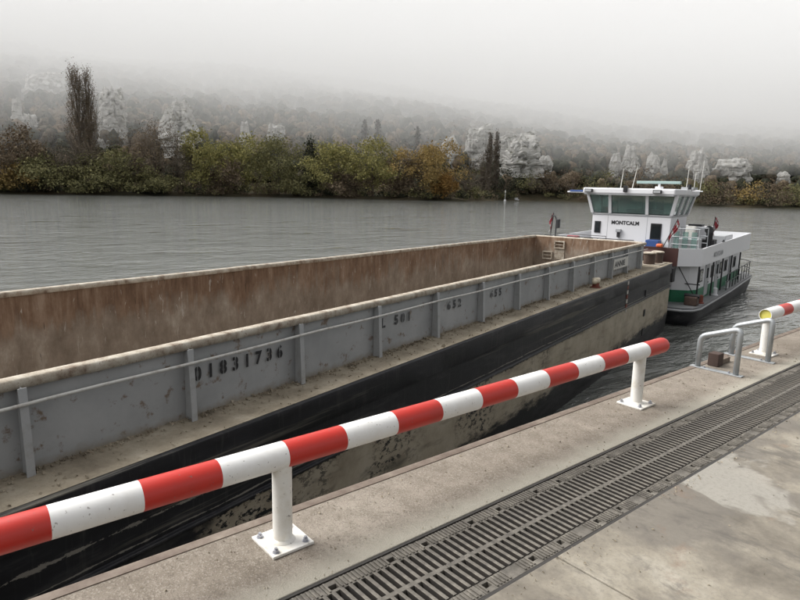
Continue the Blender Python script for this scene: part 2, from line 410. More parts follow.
b1 = t.math('LESS_THAN', t.math('ABSOLUTE', t.math('SUBTRACT', scz, 2.36)), t.math('MULTIPLY', t.ramp(rag, [(.42, 0), (.62, 1)]), .035))
b1 = t.math('MULTIPLY', b1, t.math('LESS_THAN', t.math('ADD', Y, t.math('MULTIPLY', rag, 2)), 2.2))
b2 = t.math('LESS_THAN', t.math('ABSOLUTE', t.math('SUBTRACT', scz, 2.12)), t.math('MULTIPLY', t.ramp(rag, [(.36, 0), (.6, 1)]), .014))
black = t.mix(t.math('MULTIPLY', t.math('MAXIMUM', b1, b2), .8), black, (.30, .28, .24))
tan = t.ramp(t.noise(1.6, 7, .65), [(.3, (.28, .236, .172)), (.5, (.40, .345, .26)), (.72, (.49, .435, .345))])
tan = t.mix(t.ramp(t.noise(2.4, 6, .65, v=t.map(scale=(1, .3, 2.0), rot=(.12, 0, 0))), [(.54, 0), (.72, .7)]), tan, (.10, .092, .07))
fl = t.noise(11, 7, .75, v=t.map(scale=(1, .55, 1)))
patch = t.noise(.55, 3, .5, v=t.map(loc=(0, 2.3, 0)))
flm = t.math('MULTIPLY', t.ramp(fl, [(.525, 0), (.54, 1)]), t.ramp(t.math('ADD', patch, t.math('MULTIPLY', Y, -.012)), [(.40, .0), (.52, 1)]))
nearer = t.ramp(Y, [(0, 0), (1, 0)])
tan = t.mix(flm, tan, (.010, .010, .011))
low = t.mix(t.ramp(sc, [(.6, 0), (.75, .6)]), (.008, .008, .009), (.11, .10, .075))
tanmask = t.math('MULTIPLY', t.ramp(t.math('SUBTRACT', zz, 1.0), [(0.10, 0), (.14, 1)]), 1.0)
c = t.mix(t.ramp(t.math('ADD', zz, t.math('MULTIPLY', t.math('SUBTRACT', t.noise(5, 7, .75, v=t.map(scale=(1, .35, 1.3))), .5), .9)), [(.72, 1), (.92, 0)]), tan, low)
edge_n = t.math('MULTIPLY', t.math('SUBTRACT', t.noise(6, 6, .75), .5), .34)
c = t.mix(t.math('GREATER_THAN', t.math('ADD', Z, edge_n), 1.99), c, black)
ydark = t.math('ADD', Y, t.math('MULTIPLY', t.noise(1.4, 4, .6), 3.5))
c = t.mix(t.ramp(t.math('MULTIPLY', ydark, .1), [(.12, 1), (.2, 0)]), c, black)
M['hull'] = t.done(c, t.math('MULTIPLY_ADD', bl, .5, .28), 0, t.bump(t.math('ADD', fl, t.noise(2.5, 4)), .35, .012), .4)

t = NT('barge_deck_mud'); a = t.noise(1.7, 7, .65); b = t.noise(14, 5, .7); g = t.noise(70, 3)
c = t.ramp(a, [(.3, (.205, .172, .128)), (.52, (.325, .28, .21)), (.72, (.44, .39, .31))])
c = t.mix(t.ramp(b, [(.5, 0), (.8, .5)]), c, (.135, .112, .082)); c = t.mix(t.ramp(g, [(.66, 0), (.72, .5)]), c, (.34, .31, .26))
M['deck'] = t.done(c, .9, 0, t.bump(t.math('ADD', b, g), .55, .008), .2)

t = NT('coaming_grey_paint'); a = t.noise(1.3, 6, .6); b = t.noise(4.2, 6, .68, v=t.map(loc=(0, 3.3, 1))); s = t.noise(2.5, 6, .7, v=t.map(scale=(1, 6, .6)))
X, Y, Z = t.sep()
c = t.ramp(a, [(.3, (.31, .322, .328)), (.7, (.42, .43, .432))])
c = t.mix(t.ramp(b, [(.575, 0), (.65, .8)]), c, (.165, .105, .055))
c = t.mix(t.ramp(s, [(.62, 0), (.75, .30)]), c, (.40, .39, .36))
lowm = t.ramp(t.math('ADD', t.math('SUBTRACT', Z, 3.0), t.math('MULTIPLY', t.noise(5, 5, .7), .22)), [(.1, .85), (.22, 0)])
c = t.mix(lowm, c, (.27, .235, .18))
M['coam'] = t.done(c, .55, 0, t.bump(t.noise(3, 5, .6), .22, .02), .4)
worn('rib_grey', (.42, .432, .436), (.20, .17, .13), 5, .45, .5, .12)
t = NT('coaming_cap'); a = t.noise(6, 6, .7); b = t.noise(24, 5, .7)
c = t.ramp(a, [(.33, (.19, .14, .105)), (.48, (.38, .335, .27)), (.66, (.52, .485, .415))]); c = t.mix(t.ramp(b, [(.56, 0), (.66, .7)]), c, (.14, .075, .045))
M['cap'] = t.done(c, .85, 0, t.bump(b, .5, .008), .2)
worn('rail_pipe', (.58, .57, .535), (.20, .13, .085), 9, .7, .55, .1)
t = NT('hold_rust'); X, Y, Z = t.sep()
lf = t.noise(.7, 5, .6); st = t.noise(3.2, 6, .75, v=t.map(scale=(2.6, 2.6, .22))); fine = t.noise(2.2, 8, .72, v=t.map(scale=(1, 1, .55)))
rust = t.ramp(t.math('ADD', t.math('MULTIPLY', st, .55), t.math('MULTIPLY', fine, .45)), [(.36, (.105, .064, .042)), (.5, (.19, .122, .08)), (.64, (.31, .23, .17))])
grey = t.ramp(fine, [(.3, (.16, .125, .095)), (.55, (.275, .228, .182)), (.75, (.43, .385, .325))])
m = t.ramp(t.math('ADD', t.math('SUBTRACT', Z, 2.85), t.math('MULTIPLY', t.math('SUBTRACT', t.math('ADD', lf, st), 1.0), 1.9)), [(.35, 0), (.75, 1)])
c = t.mix(m, grey, rust)
scr = t.noise(4.5, 4, .8, v=t.map(scale=(2.2, 2.2, .35), rot=(.25, .1, 0)), dist=.7)
c = t.mix(t.ramp(scr, [(.625, 0), (.665, .75)]), c, (.46, .43, .385))
scr2 = t.noise(6, 3, .7, v=t.map(scale=(3, 3, .3), rot=(-.5, -.1, 0)))
c = t.mix(t.ramp(scr2, [(.70, 0), (.72, .7)]), c, (.03, .022, .018))
M['hold'] = t.done(c, .85, 0, t.bump(t.math('ADD', st, fine), .4, .02), .25)
worn('stencil_black', (.018, .018, .02), (.16, .165, .17), 18, .35, .6)
worn('dark_stencil_ghost', (.035, .038, .042), (.17, .175, .18), 22, .75, .6, lo=.42, hi=.62)
worn('plate_white', (.62, .61, .57), (.35, .31, .25), 10, .6)
worn('cream_paint', (.56, .50, .38), (.30, .2, .12), 12, .5)
worn('brown_bollard', (.072, .045, .034), (.18, .13, .09), 9, .5, .7, .25)
worn('rust_red', (.20, .055, .035), (.08, .04, .03), 9, .5, .7)
worn('mark_white', (.5, .47, .42), (.2, .15, .1), 20, .6)
worn('moss', (.10, .115, .028), (.05, .045, .02), 16, .6, .9, .4)

# ------------------------------------------------------------------ barge
KB = Vector((-7.275, 2.663, ZW)); BROT = math.radians(14.93)
barge = empty('barge', KB, (-.004, 0, BROT))
tag(barge, 'long empty river barge with grey coaming, rusty hold and black hull, moored along the quay', 'barge')
YB0, YB1 = -25.5, 24.25            # ends of the hull
XN, XF = .72, -5.87                # outer sides
HS, HE = -23.0, 21.7               # hold
def xfar(y): return -5.15 + .45 * min(1, max(0, (y + 5) / 27))
def yend(z): return YB1 - (0 if z > 1.15 else 1.9 * (1 - math.sqrt(max(0, 1 - ((1.15 - z) / 1.95) ** 2))))
random.seed(3)
prof = [(.655, 3.0), (.70, 3.0), (.738, 2.998), (.745, 2.985), (.745, 2.62), (.725, 2.605), (.72, 2.56), (.72, 2.3), (.72, 2.07), (.742, 2.055), (.742, 2.015), (.72, 2.0), (.72, 1.7), (.72, 1.3), (.72, .9), (.72, .5), (.72, .2), (.70, -.1), (.6, -.5), (.2, -.78)]
rows = []
for px, z in prof:
    row = []; ye = yend(z)
    for k in range(101):
        y = YB0 + (ye - YB0) * k / 100
        dent = .012 * math.sin(y * 2.1 + z * 3) * math.sin(y * .83 + 1.7 * z) + .006 * math.sin(y * 5.3 + z) if 4 < prof.index((px, z)) else .004 * math.sin(y * 3.1)
        inn = .10 * max(0, (k - 99)) if k >= 99 else 0
        row.append((px + dent - inn, y, z))
    rows.append(row)
mb = MB(); mb.grid(rows)
rowsf = [[(-5.15 - (p - 0), y, z) for p, z in prof for y in ()] for _ in ()]
far = []
for px, z in prof: far.append([(XF + (.72 - px), YB0, z), (XF + (.72 - px), yend(z), z)])
mb.grid(far)
endr = [[(row[-1][0], row[-1][1], row[-1][2]), (row[-1][0] - .25, row[-1][1] + .05, row[-1][2]), (f[1][0] + .2, f[1][1] + .05, f[1][2]), f[1]] for row, f in zip(rows, far)]
mb.grid(endr)
endr = [[row[0], f[0]] for row, f in zip(rows, far)]; mb.grid(endr)
hull = mb.build('hull', M['hull'], barge, fix=True); shade_auto(hull.data, 50)
# deck strips
mb = MB()
N = 60
for (xa, xb, y0, y1) in ((-.03, .66, YB0, HS - .02), ):
    pass
def deck_strip(name, xa, xb, y0, y1, nx, ny):
    rows = []
    for j in range(ny + 1):
        y = y0 + (y1 - y0) * j / ny
        rows.append([(xa + (xb - xa) * i / nx, y, 3.004 + (.010 * (math.sin(y * 1.9 + i) * math.sin(y * .7)) if 0 < i < nx else 0)) for i in range(nx + 1)])
    MB().grid(rows).build(name, M['deck'], barge, smooth=True)
deck_strip('side_deck', -.02, .665, YB0, YB1, 4, 120)
deck_strip('side_deck', XF + .06, -5.245, YB0, YB1, 2, 20)
deck_strip('end_deck', -5.245, -.02, HE + .02, YB1, 6, 4)
deck_strip('end_deck', -5.245, -.02, YB0, HS - .02, 6, 4)
# coaming plates between the ribs
ribs = [1.9 * k - .02 for k in range(-12, 12)]
for k in range(len(ribs) + 1):
    a = HS if k == 0 else ribs[k - 1]; b = HE if k == len(ribs) else ribs[k]
    o = random.uniform(-.004, .004)
    rr = [[(.0 + o + .012 * math.sin(PI * i / 8) * math.sin(PI * j / 4) * random.uniform(-1.6, .8), a + .002 + (b - a - .004) * i / 8, 3.0 + .93 * j / 4) for i in range(9)] for j in range(5)]
    MB().grid(rr).build('coaming_plate', M['coam'], barge, smooth=True)
for y in ribs:
    mb = MB(); mb.prism([(.004, 3.005), (.17, 3.005), (.135, 3.10), (.125, 3.9), (.004, 3.93)], y - .006, y + .006)
    mb.hexa([Vector(p) for p in ((.162, y - .04, 3.005), (.176, y - .04, 3.005), (.162, y + .04, 3.005), (.176, y + .04, 3.005), (.120, y - .04, 3.905), (.134, y - .04, 3.905), (.120, y + .04, 3.905), (.134, y + .04, 3.905))])
    mb.build('coaming_rib', M['rib_grey'], barge)
# cap along the coaming: a bent plate with a rolled edge, slightly wavy
def cap(y0, y1, xo, n, wavy=.006, sgn=1):
    rows = []
    sec = [(.07, -.085), (.082, -.08), (.088, -.025), (.078, .012), (.05, .022), (-.03, .024), (-.07, .016), (-.082, -.012), (-.08, -.06), (-.07, -.07)]
    for j in range(n + 1):
        y = y0 + (y1 - y0) * j / n; w = wavy * (math.sin(y * 1.3) + .6 * math.sin(y * 3.7 + 1)); x0 = xo(y)
        rows.append([(x0 + sgn * (a + w * .7), y, 3.97 + b + w * .5) for a, b in sec])
    mb = MB(); mb.grid(rows); return mb
cap(HS, HE + .08, lambda y: 0.0, 150).build('coaming_cap', M['cap'], barge, smooth=True)
cap(HS, HE + .08, lambda y: xfar(y) - .05, 110, .004, -1).build('coaming_cap', M['cap'], barge, smooth=True)
mb = MB(); sec = [(.075, -.125), (.095, -.02), (.05, .03), (-.05, .03), (-.09, -.015), (-.09, -.10)]
mb.grid([[(x, HE + .1 + a, 3.97 + b) for a, b in sec] for x in (xfar(HE) + .01, -2.4, -.10)]); mb.build('coaming_cap', M['cap'], barge, smooth=True)
# handrail pipe fixed to the ribs
mb = MB(); mb.tube([(.158 + .004 * math.sin(i * 1.7), HS + (HE - HS) * i / 90, 3.745 + .006 * math.sin(i * .9)) for i in range(91)], .019, 8); mb.build('handrail', M['rail_pipe'], barge, smooth=True)
for y in ribs: MB().box(.118, .150, y - .01, y + .01, 3.735, 3.755).build('handrail_clip', M['rail_pipe'], barge)
# hold walls and floor
def wall_grid(pts0, pts1, nz, ny, z0, z1, amp, axis):
    rows = []
    for j in range(nz + 1):
        z = z0 + (z1 - z0) * j / nz
        rows.append([])
        for i in range(ny + 1):
            q = i / ny; x = pts0[0] + (pts1[0] - pts0[0]) * q; y = pts0[1] + (pts1[1] - pts0[1]) * q
            d = amp * math.sin(y * 2.3 + z * 2 + x) * math.sin(y * .9 + z * 1.3 + x * .7)
            if axis == 'x' and y > -5: x = xfar(y) if pts0[0] < -3 else x
            rows[-1].append((x + (d if axis == 'x' else 0), y + (d if axis == 'y' else 0), z))
    return MB().grid(rows)
wall_grid((-5.15, HS), (-4.7, HE), 8, 120, .3, 3.93, .018, 'x').build('hold_wall', M['hold'], barge, smooth=True)
wall_grid((-.05, HS), (-.05, HE), 4, 60, .3, 3.96, .01, 'x').build('hold_wall', M['hold'], barge, smooth=True)
wall_grid((-5.3, HE), (.0, HE), 6, 30, .3, 3.96, .012, 'y').build('end_bulkhead', M['hold'], barge, smooth=True)
wall_grid((-5.3, HS), (.0, HS), 3, 8, .3, 3.96, .01, 'y').build('end_bulkhead', M['hold'], barge, smooth=True)
MB().box(xfar(0) - .45, .0, HE + .02, HE + .05, 3.0, 3.93).build('end_coaming', M['coam'], barge)
MB().box(-5.5, .0, HS - .05, HE, .2, .3).build('hold_floor', M['hold'], barge)
MB().box(-5.25, -5.23, HS, HE, 3.0, 3.95).build('outer_coaming', M['coam'], barge)
# ladder pockets in the bulkhead
for (xa, xb, za, zb) in ((-3.72, -3.34, 3.52, 3.76), (-4.24, -3.88, 3.02, 3.28)):
    mb = MB()
    for (a, b, c, d) in ((xa - .05, xb + .05, zb, zb + .05), (xa - .05, xb + .05, za - .05, za), (xa - .05, xa, za, zb), (xb, xb + .05, za, zb)): mb.box(a, b, HE - .09, HE - .013, c, d)
    pk = mb.build('pocket_frame', M['cap'], barge, bevel=.008)
    MB().tube([(xa, HE - .05, (za + zb) / 2), (xb, HE - .05, (za + zb) / 2)], .02, 8).build('rung', M['cap'], pk)
MB().box(-3.74, -3.3, HE - .03, HE - .014, 3.0, 3.46).build('doubler_plate', M['cap'], barge, bevel=.005)
# stencilled numbers on the coaming
lettering('01831736', .245, barge, (.016, .10, 3.455), (0, 1, 0), M['stencil_black'], .022, .2, xscale=.9)
lettering('L 501', .235, barge, (.016, 3.98, 3.47), (0, 1, 0), M['dark_stencil_ghost'], .022, .2)
lettering('B 652', .235, barge, (.016, 5.80, 3.47), (0, 1, 0), M['dark_stencil_ghost'], .022, .22)
lettering('T 655', .235, barge, (.016, 7.72, 3.47), (0, 1, 0), M['dark_stencil_ghost'], .022, .22)
npl = MB().box(.17, .19, 17.1, 18.85, 3.30, 3.66).build('name_plate', M['plate_white'], barge, bevel=.005)
lettering('ANNIE', .27, npl, (.1935, 17.2, 3.385), (0, 1, 0), M['dark_stencil_ghost'], 0, None, 'painted_lettering', 1.55)
# deck fittings
b = empty('deck_bitt', (.40, 14.6, 3.005)); b.parent = barge
mb = MB(); mb.tube([(0, 0, 0), (0, 0, .02), (0, 0, .03), (0, 0, .16)], [.16, .16, .11, .10], 14); mb.build('bitt_post', M['rust_red'], b, auto=40)
mb = MB(); mb.tube([(0, -.22, .19), (0, -.1, .2), (0, .1, .2), (0, .22, .24)], [.06, .085, .085, .07], 12); mb.tube([(0, 0, .15), (0, 0, .2), (0, 0, .29), (0, 0, .31)], [.11, .13, .12, .05], 14); mb.build('bitt_head', M['cream_paint'], b, smooth=True)
for (x, y) in ((.02, 22.75), (.16, 23.55)):
    bo = empty('deck_bollard', (x, y, 3.005)); bo.parent = barge
    mb = MB(); mb.cyl((0, 0), .23, 0, .46, 18); mb.build('bollard_barrel', M['brown_bollard'], bo, auto=40)
    mb = MB(); mb.tube([(0, 0, .46), (0, 0, .50), (0, 0, .53)], [.27, .27, .2], 18); mb.build('bollard_cap', M['cap'], bo, auto=40)
MB().box(-.3, .5, 22.35, 23.95, 3.002, 3.03).build('bollard_base', M['cap'], barge, bevel=.01)
mb = MB(); rr = random.Random(2)
for i in range(5): mb.tube([(-.85 + .45 * math.cos(a) * (1 - .07 * i), 22.5 + .45 * math.sin(a) * (1 - .07 * i), 3.04 + .05 * i) for a in np.linspace(0, 2 * PI, 15)], .035, 6)
mb.build('rope_coil', M['moss'], barge, smooth=True)
# rail on the end deck
mb = MB(); pts = [(-4.4, HE + .35, 3.0), (-4.4, HE + .35, 4.02), (-.5, HE + .35, 4.02), (-.5, HE + .35, 3.0)]
mb.tube(pts, .02, 6); mb.tube([(-2.0, HE + .35, 3.0), (-2.0, HE + .35, 4.02)], .018, 6); mb.tube([(-3.2, HE + .35, 3.0), (-3.2, HE + .35, 4.02)], .018, 6)
mb.build('end_railing', M['black_iron'], barge)
# draught marks on the hull
for i in range(7):
    MB().box(.744 if i < 3 else .735, .752, 16.95, 17.12, 2.86 - i * .16, 2.98 - i * .16).build('draught_mark', M['mark_white'] if i % 2 == 0 else M['rust_red'], barge)
for i in range(3): MB().box(.735, .7525, 19.6, 19.78, 2.1 - i * .75, 2.36 - i * .75).build('draught_mark', M['black_iron'], barge)
MB().tube([(.742, YB0 + .4, 2.035), (.742, YB1 - .4, 2.035)], .028, 8).build('rubbing_strake', M['hull'], barge, smooth=True)
# crumbs of stone and mud along the foot of the coaming
rng = np.random.default_rng(5); mb = MB()
for i in range(2600):
    y = rng.uniform(-4, 20); x = .02 + abs(rng.normal(0, .09)) if rng.random() < .75 else rng.uniform(.02, .64)
    r = abs(rng.normal(.010, .007)) + .004
    c = np.array((x, y, 3.008 + r * .3)); q = c + rng.normal(0, 1, (4, 3)) * r * .45 + np.array(((-r, 0, 0), (r, 0, 0), (0, r, 0), (0, -.2 * r, r * 1.1)))
    mb.add(q, [(0, 2, 1), (0, 1, 3), (1, 2, 3), (2, 0, 3)])
tag(mb.build('deck_grit', M['deck'], barge, fix=True), kind='stuff')

# ------------------------------------------------------------------ pusher boat
t = NT('boat_white'); a = t.noise(1.2, 5, .6); s = t.noise(2.2, 6, .75, v=t.map(scale=(3.5, 3.5, .35)))
c = t.mix(t.ramp(s, [(.6, 0), (.85, .38)]), (.74, .74, .76), (.42, .38, .33)); c = t.mix(t.math('MULTIPLY', a, .18), c, (.55, .55, .56))
M['bw'] = t.done(c, .4, 0, t.bump(t.noise(1.5, 4), .08, .02))
worn('boat_grey_trim', (.40, .41, .42), (.25, .24, .22), 5, .4)
worn('boat_green', (.022, .17, .085), (.04, .08, .05), 5, .5, .5)
t = NT('boat_hull_black'); a = t.noise(1.8, 7, .7, v=t.map(scale=(1, .4, 1.5)))
M['bh'] = t.done(t.ramp(a, [(.35, (.012, .013, .017)), (.55, (.035, .036, .04)), (.75, (.13, .125, .115))]), .5, 0, t.bump(t.noise(3, 5), .3, .02))
worn('boat_dark', (.016, .016, .018), (.05, .045, .04), 6, .4)
worn('boat_maroon', (.055, .020, .016), (.03, .018, .014), 6, .5)
worn('boat_deck_grey', (.20, .205, .21), (.13, .12, .1), 4, .5)
worn('boat_orange', (.62, .13, .04), (.3, .08, .04), 8, .4)
worn('flag_red', (.30, .035, .045), (.18, .03, .04), 6, .3); worn('flag_white', (.48, .45, .44), (.4, .36, .34), 6, .3)
worn('boat_blue', (.03, .075, .24), (.02, .04, .12), 6, .4)
worn('radar_green', (.30, .40, .38), (.2, .26, .25), 6, .4)
worn('seat_dark', (.02, .024, .026), (.04, .04, .04), 6, .4)
t = NT('tinted_glass'); t.p.inputs['Transmission Weight'].default_value = .78; t.p.inputs['IOR'].default_value = 1.45
M['glass'] = t.done((.42, .60, .56), .03)
t = NT('window_glass_dark'); M['dglass'] = t.done((.012, .016, .018), .06, 0, None, .6)

BR = Matrix.Rotation(BROT, 3, 'Z')
PR = BROT - math.radians(2.6)
PP = KB + BR @ Vector((-2.62, 24.95, 0)); PP.z = ZW
boat = empty('pusher_boat', PP, (0, 0, PR))
tag(boat, 'white and green pusher tug with flared wheelhouse and black hull, behind the barge', 'boat')
# hull: plan outline with rounded bow corners, sides to the stern
HB, LEN = 4.28, 16.0
plan = [(-HB + 1.3, 0), (-HB + .55, .12), (-HB + .15, .5), (-HB, 1.2), (-HB, LEN - 1.2), (-HB + .5, LEN), (HB - .5, LEN), (HB, LEN - 1.2), (HB, 1.2), (HB - .15, .5), (HB - .55, .12), (HB - 1.3, 0)]
def scaled(pl, o): return [(x - math.copysign(o, x), min(max(y, o * 1.6), LEN - o)) for x, y in pl]
def dense(pl, n=6):
    out = []
    for i in range(len(pl)):
        a, b = pl[i], pl[(i + 1) % len(pl)]; m = n if math.dist(a, b) > 2 else 1
        out += [(a[0] + (b[0] - a[0]) * k / m, a[1] + (b[1] - a[1]) * k / m) for k in range(m)]
    return out
rows = []
for z, o in ((.84, .05), (.80, 0), (.66, 0), (.62, .04), (.30, .09), (0, .22), (-.7, .6)):
    r = dense(scaled(plan, o)); rows.append([(x, y, z + .10 * max(0, (y - 8) / 5) * (1 if z > .2 else 0)) for x, y in r + r[:1]])
mb = MB(); mb.grid(rows); h = mb.build('hull', M['bh'], boat); shade_auto(h.data, 40)
mb = MB(); r = dense(scaled(plan, .05)); mb.add([(x, y, .835 + .10 * max(0, (y - 8) / 5)) for x, y in r], [tuple(range(len(r)))]); mb.build('main_deck', M['boat_deck_grey'], boat)
mb = MB(); r = dense(scaled(plan, -.03)); mb.tube([(x, y, .73 + .10 * max(0, (y - 8) / 5)) for x, y in r + r[:1]], .06, 8, False); mb.build('rub_rail', M['boat_grey_trim'], boat, smooth=True)
# lower cabin with a green foot
def cab(o):
    a = 3.74 - o; return [(-a, 2.4), (-a + .25, 1.9 + o), (-a + .9, 1.55 + o), (a - .9, 1.55 + o), (a - .25, 1.9 + o), (a, 2.4), (a, 13.2 - o), (-a, 13.2 - o)]
MB().prism(cab(0), 1.42, 2.62, 'z').build('cabin_wall', M['bw'], boat)
MB().prism(cab(-.012), .84, 1.42, 'z').build('cabin_foot_band', M['boat_green'], boat)
# doors and windows along the starboard side, mirrored to port
for sx in (1, -1):
    for (y, kind) in ((3.1, 'w'), (4.3, 'd'), (5.6, 'w'), (6.6, 'd'), (7.7, 'w'), (8.9, 'w'), (10.2, 'd'), (11.4, 'w')):
        xx = sx * 3.742
        if kind == 'w':
            wd = MB(); wd.box(xx - .01, xx + .03, y - .34, y + .34, 1.72, 2.34); w_ = wd.build('window', M['boat_dark'], boat, bevel=.01)
            MB().box(xx + sx * .02 - .012, xx + sx * .02 + .012, y - .27, y + .27, 1.79, 2.27).build('pane', M['dglass'], w_)
        else:
            wd = MB(); wd.box(xx - .015, xx + .045, y - .36, y + .36, .95, 2.5); w_ = wd.build('door', M['boat_grey_trim'], boat, bevel=.02)
            MB().box(xx + sx * .03 - .02, xx + sx * .03 + .02, y - .2, y + .2, 1.8, 2.3).build('pane', M['dglass'], w_)
            MB().box(xx + sx * .05 - .02, xx + sx * .05 + .02, y + .22, y + .32, 1.55, 1.6).build('handle', M['boat_dark'], w_)
    for y in (1.85, 4.9, 7.2, 9.6, 12.2):
        MB().tube([(sx * 3.90, y, .83), (sx * 3.90, y, 2.62)], .04, 8).build('pillar', M['boat_dark'], boat)
    for y in (2.2, 5.3, 8.4):
        mb = MB(); mb.tube([(sx * 4.03, y, .84), (sx * 4.03, y, .88), (sx * 4.03, y, .9), (sx * 4.03, y, 1.2), (sx * 4.03, y, 1.24)], [.17, .17, .11, .11, .05], 12); mb.build('side_bitt', M['bw'] if y > 2.5 else M['rust_red'], boat, auto=40)
    # side rail aft and stanchions
    for y in [7.4 + .85 * k for k in range(9)]:
        MB().tube([(sx * 4.16, y, .83 + .1 * max(0, (y - 8) / 5)), (sx * 4.16, y, 1.72 + .1 * max(0, (y - 8) / 5))], .022, 6).build('stanchion', M['boat_dark'], boat)
    for z in (1.3, 1.72):
        MB().tube([(sx * 4.16, 7.4, z), (sx * 4.16, 8.0, z), (sx * 4.16, 14.6, z + .1), (sx * 3.6, LEN - .25, z + .1), (0, LEN - .25, z + .1)], .022, 6).build('side_rail', M['boat_dark'], boat)
    MB().tube([(sx * 3.95, 1.75, 1.0), (sx * 3.1, 1.42, 2.55)], .022, 6).build('brace', M['boat_dark'], boat)
MB().box(3.0, 4.0, 1.82, 1.88, 1.72, 1.76).build('cross_bar', M['boat_dark'], boat)
MB().box(3.55, 4.1, 1.1, 1.6, .845, 1.25).build('winch', M['brown_bollard'], boat, bevel=.04)
MB().tube([(3.5, 1.35, 1.28), (4.15, 1.35, 1.28)], .09, 10).build('winch_drum', M['boat_dark'], boat)
# upper deck slab and bulwark, chamfered forward corners
def bul(o, y0=1.0): 
    a = 3.98 - o; return [(-a, 14.6 - o), (-a, y0 + .85), (-a + .85, y0 + o), (a - .85, y0 + o), (a, y0 + .85), (a, 14.6 - o)]
MB().prism(bul(.02), 2.62, 2.74, 'z').build('upper_deck', M['boat_deck_grey'], boat)
P = bul(0); Q = bul(.06)
for i in range(len(P)):
    a, b, c, d = P[i], P[(i + 1) % len(P)], Q[(i + 1) % len(P)], Q[i]
    aft = lambda p: .16 * max(0, (p[1] - 5) / 9)
    mb = MB(); mb.hexa([Vector((*a, 2.60)), Vector((*b, 2.60)), Vector((*d, 2.60)), Vector((*c, 2.60)), Vector((*a, 3.42 + aft(a))), Vector((*b, 3.42 + aft(b))), Vector((*d, 3.42 + aft(d))), Vector((*c, 3.42 + aft(c)))])
    mb.build('bulwark', M['boat_maroon'] if i == 2 else M['bw'], boat)
lettering('MONTCALM', .34, boat, (4.0, 4.3, 2.86), (0, 1, 0), M['boat_grey_trim'], 0, None, 'painted_lettering', 1.1)
MB().tube([(3.94, 6.3, 3.46), (3.94, 6.5, 3.56), (3.94, 6.7, 3.46)], .04, 8).build('fairlead', M['boat_dark'], boat)
# push knees against the barge
for sx in (-1, 1):
    mb = MB(); mb.prism([(-.45, .3), (.0, .3), (1.0, .85), (1.0, 3.3), (-.45, 3.3)], sx * 1.9 - .35, sx * 1.9 + .35, 'x'); mb.build('push_knee', M['boat_maroon'], boat, bevel=.03)
    for k in range(6): MB().box(sx * 1.9 - .36, sx * 1.9 + .36, -.50, -.452, .6 + k * .45, .72 + k * .45).build('knee_tread', M['boat_dark'], boat)
MB().box(-3.1, 3.1, .55, .95, 1.9, 2.55).build('fore_platform', M['boat_dark'], boat, bevel=.02)
MB().box(2.2, 2.48, .64, .9, 3.43, 3.60).build('orange_float', M['boat_orange'], boat, bevel=.06)
# ---- wheelhouse
W0, W1, WY, WD = -2.12, 1.92, 3.95, 3.1       # sides, front, depth
MB().box(W0, W1, WY, WY + WD, 2.74, 4.70).build('wheelhouse_base', M['bw'], boat, bevel=.03)
MB().box(W0 - .04, W1 + .04, WY - .04, WY + WD + .04, 4.70, 4.78).build('sill_band', M['boat_grey_trim'], boat, bevel=.01)
for x in (W0 + .85, W1 - 1.15): MB().box(x - .008, x + .008, WY - .005, WY + .01, 2.76, 4.69).build('panel_seam', M['boat_grey_trim'], boat)
zs, zt, fl = 4.78, 5.80, .24
lowp = [(W0, WY), (W0 + .95, WY), (W0 + 2.85, WY), (W1, WY), (W1, WY + WD), (W0, WY + WD)]
def flare(p):
    x, y = p; fx = -fl if x <= W0 + .01 else (fl if x >= W1 - .01 else 0); fy = -fl if y <= WY + .01 else (fl if y >= WY + WD - .01 else 0)
    return (x + fx, y + fy)
def post(p, q, w=.075):
    mb = MB(); a = [Vector((p[0] + dx * w, p[1] + dy * w, zs)) for dy in (-1, 1) for dx in (-1, 1)]; b = [Vector((q[0] + dx * w, q[1] + dy * w, zt)) for dy in (-1, 1) for dx in (-1, 1)]
    mb.hexa(a + b); mb.build('window_post', M['bw'], boat)
side_mid = [(W1, WY + 1.05), (W1, WY + 2.1), (W0, WY + 1.5), (W0 + 2.0, WY + WD)]
for p in lowp + side_mid: post(p, flare(p))
ring = [lowp[0], lowp[1], lowp[2], lowp[3], side_mid[0], side_mid[1], lowp[4], side_mid[3], lowp[5], side_mid[2]]
for i in range(len(ring)):
    a, b = ring[i], ring[(i + 1) % len(ring)]; qa, qb = flare(a), flare(b)
    va, vb = Vector((*a, zs + .04)), Vector((*b, zs + .04)); ta, tb = Vector((*qa, zt - .03)), Vector((*qb, zt - .03))
    n = (vb - va).cross(ta - va).normalized() * .006
    mb = MB(); mb.hexa([va - n, vb - n, va + n, vb + n, ta - n, tb - n, ta + n, tb + n]); mb.build('window_pane', M['glass'], boat)
rp = [(W0 - .40, WY - .62), (W1 + .22, WY - .62), (W1 + .45, WY + .4), (W1 + .42, WY + WD + .5), (W0 - .5, WY + WD + .5)]
mb = MB(); mb.prism(rp, zt, zt + .30, 'z'); roof = mb.build('roof', M['bw'], boat, bevel=.06)
mb = MB(); mb.prism([(x * .97, WY + (y - WY) * .96) for x, y in rp], zt - .055, zt - .002, 'z'); mb.build('roof_lining', M['boat_grey_trim'], boat)
# port roof wing with blue cover
mb = MB(); mb.box(W0 - 1.45, W0 - .53, WY - .2, WY + 1.2, zt + .02, zt + .10); wg = mb.build('roof_wing', M['bw'], boat, bevel=.02)
MB().box(W0 - 1.3, W0 - .55, WY - .215, WY + 1.0, zt + .06, zt + .16).build('wing_cover', M['boat_blue'], wg, bevel=.02)
